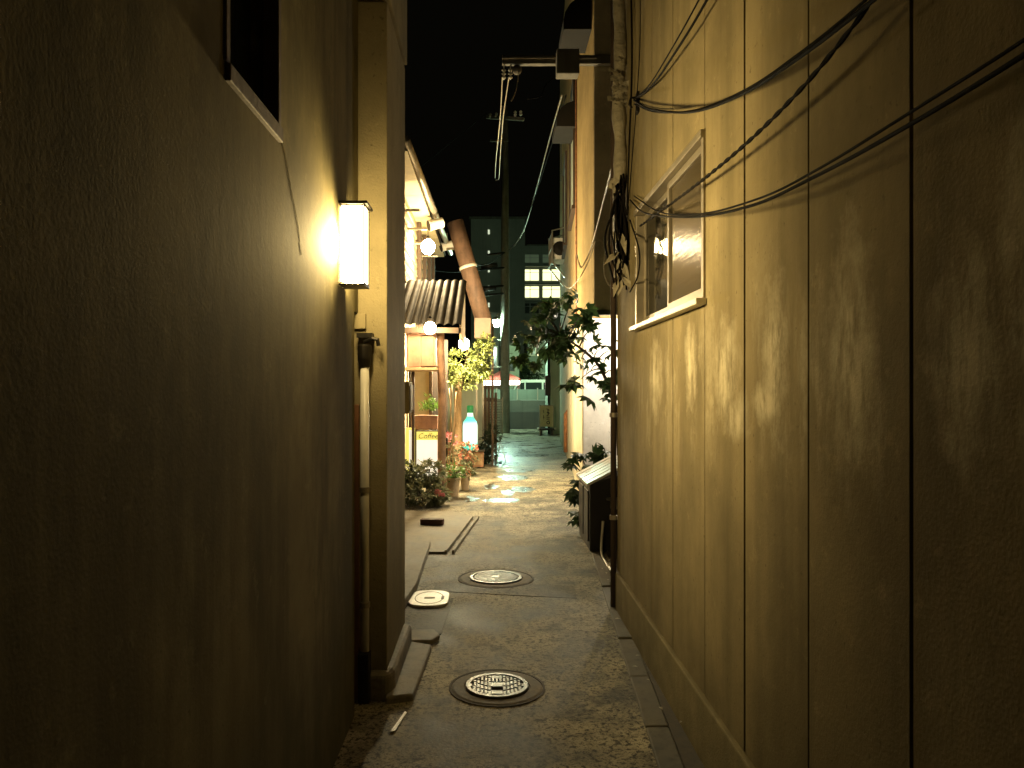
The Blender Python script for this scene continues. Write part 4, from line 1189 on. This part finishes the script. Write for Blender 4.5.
# corner building right
t = thing('corner_building', 'pale green corner building beyond the yellow building', 'building', (3, 27, 0))
m = MB(); m.box(1.98, 5, 25.2, 27.6, 0, 3.1); m.build('wall', M['greenwall'], t)
m = MB(); m.box(1.94, 5, 25.15, 27.65, 3.101, 3.2); m.build('roof', M['greydark'], t)
m = MB(); m.tube([(1.93, 25.3, 0), (1.93, 25.3, 3.0)], .035, 8); m.build('downpipe', M['blackmetal'], t)
m = MB(); m.box(1.8, 1.96, 25.0, 25.2, 1.25, 1.9); m.build('meter', M['binblack'], t, bevel=.01)

# ------------------------------------------------------------------ far things
M['redcloth'] = leafmat('lit_red_cloth', (.5, .17, .12), (.65, .26, .2), .5, .7)
t = thing('shop_canopy', 'red peaked canopy with bright strip light beyond the pole', 'canopy', (.5, 34, 0))
m = MB()
pk = Vector((.55, 34.6, 2.32)); cs = [Vector((-.25, 33.6, 1.9)), Vector((1.35, 33.6, 1.9)), Vector((1.35, 35.6, 1.9)), Vector((-.25, 35.6, 1.9))]
for i in range(4): m.face([cs[i], cs[(i + 1) % 4], pk])
for i in range(4): m.face([cs[i], cs[(i + 1) % 4], cs[(i + 1) % 4] - Vector((0, 0, .07)), cs[i] - Vector((0, 0, .07))])
m.build('cloth', M['redcloth'], t)
m = MB(); m.tube([(-.28, 33.7, 1.72), (1.3, 33.7, 1.74)], .10, 10); m.build('strip_light', M['canopylight'], t, smooth=True)
for x, y in ((-.2, 33.65), (1.3, 33.65), (1.3, 35.5), (-.2, 35.5)):
    m = MB(); m.tube([(x, y, 0), (x, y, 1.88)], .03, 8); m.build('leg', M['alu'], t)
M['windark'] = pm('dark_window_glass', (.02, .025, .02), .15, .2, 4, 0)
def house(label, x0, x1, y0, y1, h, mat, wins, name='house'):
    t = thing(name, label, 'building', ((x0 + x1) / 2, y0, 0))
    m = MB(); m.box(x0, x1, y0, y1, 0, h); m.build('wall', M[mat], t)
    m = MB(); m.box(x0 - .1, x1 + .1, y0 - .1, y1 + .1, h + .001, h + .12); m.build('roof', M['greydark'], t)
    for (a, b, c, d) in wins:
        m = MB(); m.box(a - .05, b + .05, y0 - .03, y0 - .001, c - .05, d + .05); f = m.build('window', M['alu'], t)
        m = MB(); m.box(a, b, y0 - .04, y0 - .031, c, d); m.build('pane', M['windark'], f)
    return t
house('pale green house behind the street lamp', .0, .42, 36, 42, 4.9, 'fencegreen', [(.1, .3, 2.5, 3.4)])
house('low pale house with air conditioner behind the parked van', 2.75, 6.5, 56, 62, 4.9, 'greenwall', [(4.3, 5.3, 2.6, 3.6), (2.95, 3.3, 3.9, 4.4)])
house('small pale house between pole and tree', .8, 1.9, 50, 55, 4.3, 'greenwall', [(1.0, 1.6, 2.6, 3.3)])
t = thing('air_conditioner', 'pale air conditioner on the low house above the van', 'air conditioner', (3.15, 55.6, 2.6))
m = MB(); m.box(2.85, 3.55, 55.6, 55.95, 2.65, 3.2); m.build('case', M['white'], t, bevel=.02)
m = MB(); m.lathe([(.2, 0), (.2, .01), (.05, .02)], (0, 0, 0), 16)
for v in m.bm.verts: v.co = Vector((3.1 + v.co.x, 55.59 - v.co.z, 2.93 + v.co.y))
m.build('fan_grille', M['blackmetal'], t)
m = MB(); m.box(2.8, 4.4, 55.5, 55.98, 2.52, 2.62); m.build('ledge', M['white'], t)

def dtree(label, x, y, h, r):
    t = thing('tree', label, 'tree', (x, y, 0))
    m = MB(); m.tube(curve_pts([(x, y, 0), (x + .1, y, h * .4), (x, y, h * .8)], 5), [.14 - .008 * i for i in range(11)], 8)
    for i in range(6):
        a = i * 1.05; m.tube([(x, y, h * .45), (x + r * .6 * math.cos(a), y + r * .6 * math.sin(a), h * .75)], [.05, .015], 6)
    m.build('trunk', M['bark'], t)
    m = MB()
    for i in range(12):
        a = rng.uniform(0, 6.28); rr = rng.uniform(.2, .8) * r
        leaf_blob(m, (x + rr * math.cos(a), y + rr * math.sin(a), h * rng.uniform(.5, .95)), (r * .5, r * .5, r * .4), 260, .18, .5, i * 3)
    m.build('crown', M['darkleaf'], t)
dtree('dark round tree beyond the parked van', 2.35, 51, 3.4, .9)

# white van
t = thing('parked_van', 'white small van parked behind the panel fence', 'van', (2.4, 45, 0))
vx0 = .98
prof = [(0, .35), (0.02, .95), (.18, 1.12), (.62, 1.9), (.85, 1.98), (3.2, 1.98), (3.3, 1.85), (3.34, .35)]
m = MB(); m.prism([(vx0 + p[0], p[1]) for p in prof], 44.3, 45.75, Tm); m.build('body', M['carpaint'], t, bevel=.03)
for (p) in ([(.34, 1.2), (.68, 1.78), (1.0, 1.82), (1.0, 1.2)], [(1.08, 1.2), (1.08, 1.82), (2.0, 1.82), (2.0, 1.2)], [(2.1, 1.2), (2.1, 1.82), (3.1, 1.82), (3.1, 1.2)]):
    m = MB(); m.prism([(vx0 + q[0], q[1]) for q in p], 44.285, 44.299, Tm); m.build('side_window', M['carglass'], t)
for x in (.55, 2.75):
    m = MB(); m.lathe([(.28, 0), (.29, .03), (.29, .16), (.28, .18)], (0, 0, 0), 20)
    for v in m.bm.verts: v.co = Vector((vx0 + x + v.co.x, 44.27 + v.co.z, .29 + v.co.y))
    wh = m.build('wheel', M['rubber'], t)
    m = MB(); m.lathe([(.17, 0), (.17, .01), (.05, .015)], (0, 0, 0), 16)
    for v in m.bm.verts: v.co = Vector((vx0 + x + v.co.x, 44.265 - v.co.z, .29 + v.co.y))
    m.build('rim', M['alu'], wh)
m = MB(); m.box(vx0 - .015, vx0 + .03, 44.4, 44.65, .75, .9); m.build('headlight', M['white'], t)

# apartment block far away
t = thing('apartment_block', 'big dark concrete block with lit windows far behind the lane', 'building', (2, 80, 0))
fy = 80
def fxx(px): return (px - 490) * fy / F
def fz(py): return 1.5 - (py - 388) * fy / F
m = MB(); m.box(fxx(471), fxx(525), fy, fy + 12, 0, fz(219)); m.build('stair_tower', M['farwall'], t)
m = MB(); m.box(fxx(525) + .01, 22, fy + .4, fy + 12, 0, fz(245)); m.build('wing', M['farwall'], t)
m = MB(); m.box(fxx(471) - .2, fxx(525) + .2, fy - .2, fy + 12.1, fz(219) + .001, fz(217)); m.box(fxx(525) + .21, 22.1, fy + .25, fy + 12.1, fz(245) + .001, fz(244)); m.build('parapet', M['greydark'], t)
for py in (232, 253, 270, 288, 305):
    m = MB(); m.box(fxx(488), fxx(489.6), fy - .06, fy - .001, fz(py + 2.2), fz(py - 2.2)); m.build('stair_window', M['slit'], t)
for (x0, x1) in ((521.5, 539), (543, 560.5), (564, 582)):
    for (y0, y1, mt) in ((269, 280, 'litwin'), (286, 297, 'litwin'), (254, 262, 'dimwin'), (303, 313, 'windark')):
        m = MB(); m.box(fxx(x0), fxx(x1), fy + .35, fy + .399, fz(y1), fz(y0)); f = m.build('window', M[mt], t)
        m = MB(); m.box(fxx((x0 + x1) / 2) - .03, fxx((x0 + x1) / 2) + .03, fy + .33, fy + .349, fz(y1), fz(y0)); m.box(fxx(x0), fxx(x1), fy + .33, fy + .348, fz(y0 + 3) - .02, fz(y0 + 3) + .02); m.build('frame', M['louver'], f)
m = MB()
for py in (265, 283, 300, 316): m.box(fxx(525) + .02, 22, fy - .1, fy + .398, fz(py + 1.6), fz(py + .2))
m.build('floor_band', M['farwall'], t)
# added lamp, out of view to the right, brightening the far buildings and street
t = thing('street_lamp', 'added unseen street lamp behind the yellow building, brightening the far buildings', 'street lamp', (5.6, 40, 0))
m = MB(); m.tube([(5.6, 40, 0), (5.6, 40, 5.6), (5.2, 40, 5.8), (4.9, 40, 5.75)], .05, 8); m.build('post', M['alu'], t)
m = MB(); m.lathe([(.14, 0), (.1, .1), (.02, .13)], (4.85, 40, 5.68), 12); m.build('hood', M['alu'], t)
m = MB(); m.ball((4.85, 40, 5.58), .12); m.build('globe', M['farfill'], t, smooth=True)

# ------------------------------------------------------------------ big-leaved plants on the right
t = thing('broadleaf_tree', 'dark tree with hand shaped leaves leaning over the lane from the right', 'tree', (1.5, 8.9, 0))
T0 = at(622, 560, 8.6); T0.z = 0
trunk = [T0, at(620, 470, 8.6), at(616, 410, 8.6), at(607, 382, 8.6), at(596, 362, 8.6), at(576, 345, 8.6), at(560, 335, 8.6)]
m = MB(); pts = curve_pts(trunk, 6); m.tube(pts, [.032 - .022 * i / (len(pts) - 1) for i in range(len(pts))], 8)
tips = []
for (px, py, Y) in ((572, 300, 8.6), (586, 306, 8.7), (560, 305, 8.5), (548, 318, 8.5), (533, 328, 8.4), (540, 345, 8.5), (528, 342, 8.3), (555, 350, 8.5), (590, 330, 8.7), (575, 325, 8.5),
                    (600, 350, 8.6), (590, 372, 8.5), (605, 375, 8.5), (580, 380, 8.5), (598, 390, 8.5), (612, 350, 8.7), (585, 352, 8.5), (565, 362, 8.5), (610, 392, 8.5), (550, 335, 8.5), (562, 318, 8.5), (535, 355, 8.5), (524, 350, 8.3), (545, 330, 8.6), (527, 330, 8.4), (556, 342, 8.5), (570, 340, 8.5), (583, 318, 8.6), (540, 312, 8.5), (580, 362, 8.4), (614, 372, 8.5)):
    p = at(px, py, Y); tips.append(p)
    near = min(pts, key=lambda q: (q - p).length)
    m.tube(curve_pts([near, (near + p) / 2 + Vector((0, 0, .03)), p], 4), [.009 - .0007 * i for i in range(9)], 6)
m.build('trunk', M['bark'], t, smooth=True)
m = MB()
for p in tips:
    for i in range(3):
        q = p + Vector((rng.uniform(-.14, .14), rng.uniform(-.3, .3), rng.uniform(-.10, .12)))
        d = (q - p) + Vector((rng.uniform(-.1, .1), rng.uniform(-.12, .02), rng.uniform(-.08, .06)))
        m.palm_leaf(q, d, Vector((rng.uniform(-.7, .7), rng.uniform(-1.2, -.1), rng.uniform(.2, 1))), rng.uniform(.11, .19))
m.build('crown', M['fatsia'], t)
t = thing('broadleaf_plant', 'low plant with hand shaped leaves growing behind the black cabinet', 'plant', (1.2, 8.3, 0))
m = MB(); tips = []
for (px, py, Y) in ((572, 462, 8.3), (582, 458, 8.3), (594, 456, 8.2), (606, 452, 8.2), (612, 460, 8.2), (588, 470, 8.2), (576, 500, 8.0), (578, 512, 8.0), (573, 494, 8.1), (580, 486, 8.1), (578, 520, 7.9)):
    p = at(px, py, Y); tips.append(p); m.tube(curve_pts([(1.12, 8.3, 0), Vector((1.1, 8.25, p.z * .6)), p], 4), .007, 6)
m.build('stem', M['bark'], t, smooth=True)
m = MB()
for p in tips:
    for i in range(3):
        q = p + Vector((rng.uniform(-.05, .05), rng.uniform(-.08, .08), rng.uniform(-.03, .05)))
        m.palm_leaf(q, Vector((rng.uniform(-1, .6), rng.uniform(-.8, .2), rng.uniform(-.4, .3))), Vector((rng.uniform(-.5, .5), rng.uniform(-.8, 0), 1)), rng.uniform(.10, .16))
m.build('foliage', M['fatsia'], t)

# small litter in the gutters
def litter(name, label, cat, lst, mat, grp):
    for i, (x, y, s) in enumerate(lst):
        m = MB(); m.leaf(Vector((x, y, .022)), Vector((rng.uniform(-1, 1), rng.uniform(-1, 1), .1)), Vector((0, 0, 1)), s, s * .5)
        tag(m.build(name, M[mat]), label, cat, grp)
litter('dead_leaf', 'dead leaf fallen in the right gutter by the wall', 'leaf', [(kx(y_) + .1 + rng.uniform(-.07, .12), y_, rng.uniform(.025, .05)) for y_ in [3.4 + .17 * i for i in range(22)]], 'cablepale', 'dead leaves in the right gutter')
m = MB(); m.prism([(-.435, 3.36), (-.415, 3.37), (-.385, 3.56), (-.395, 3.57)], -.004, .002); tag(m.build('paper_scrap', M['plastic']), 'pale scrap of paper on the ground at lower left by the step', 'paper')
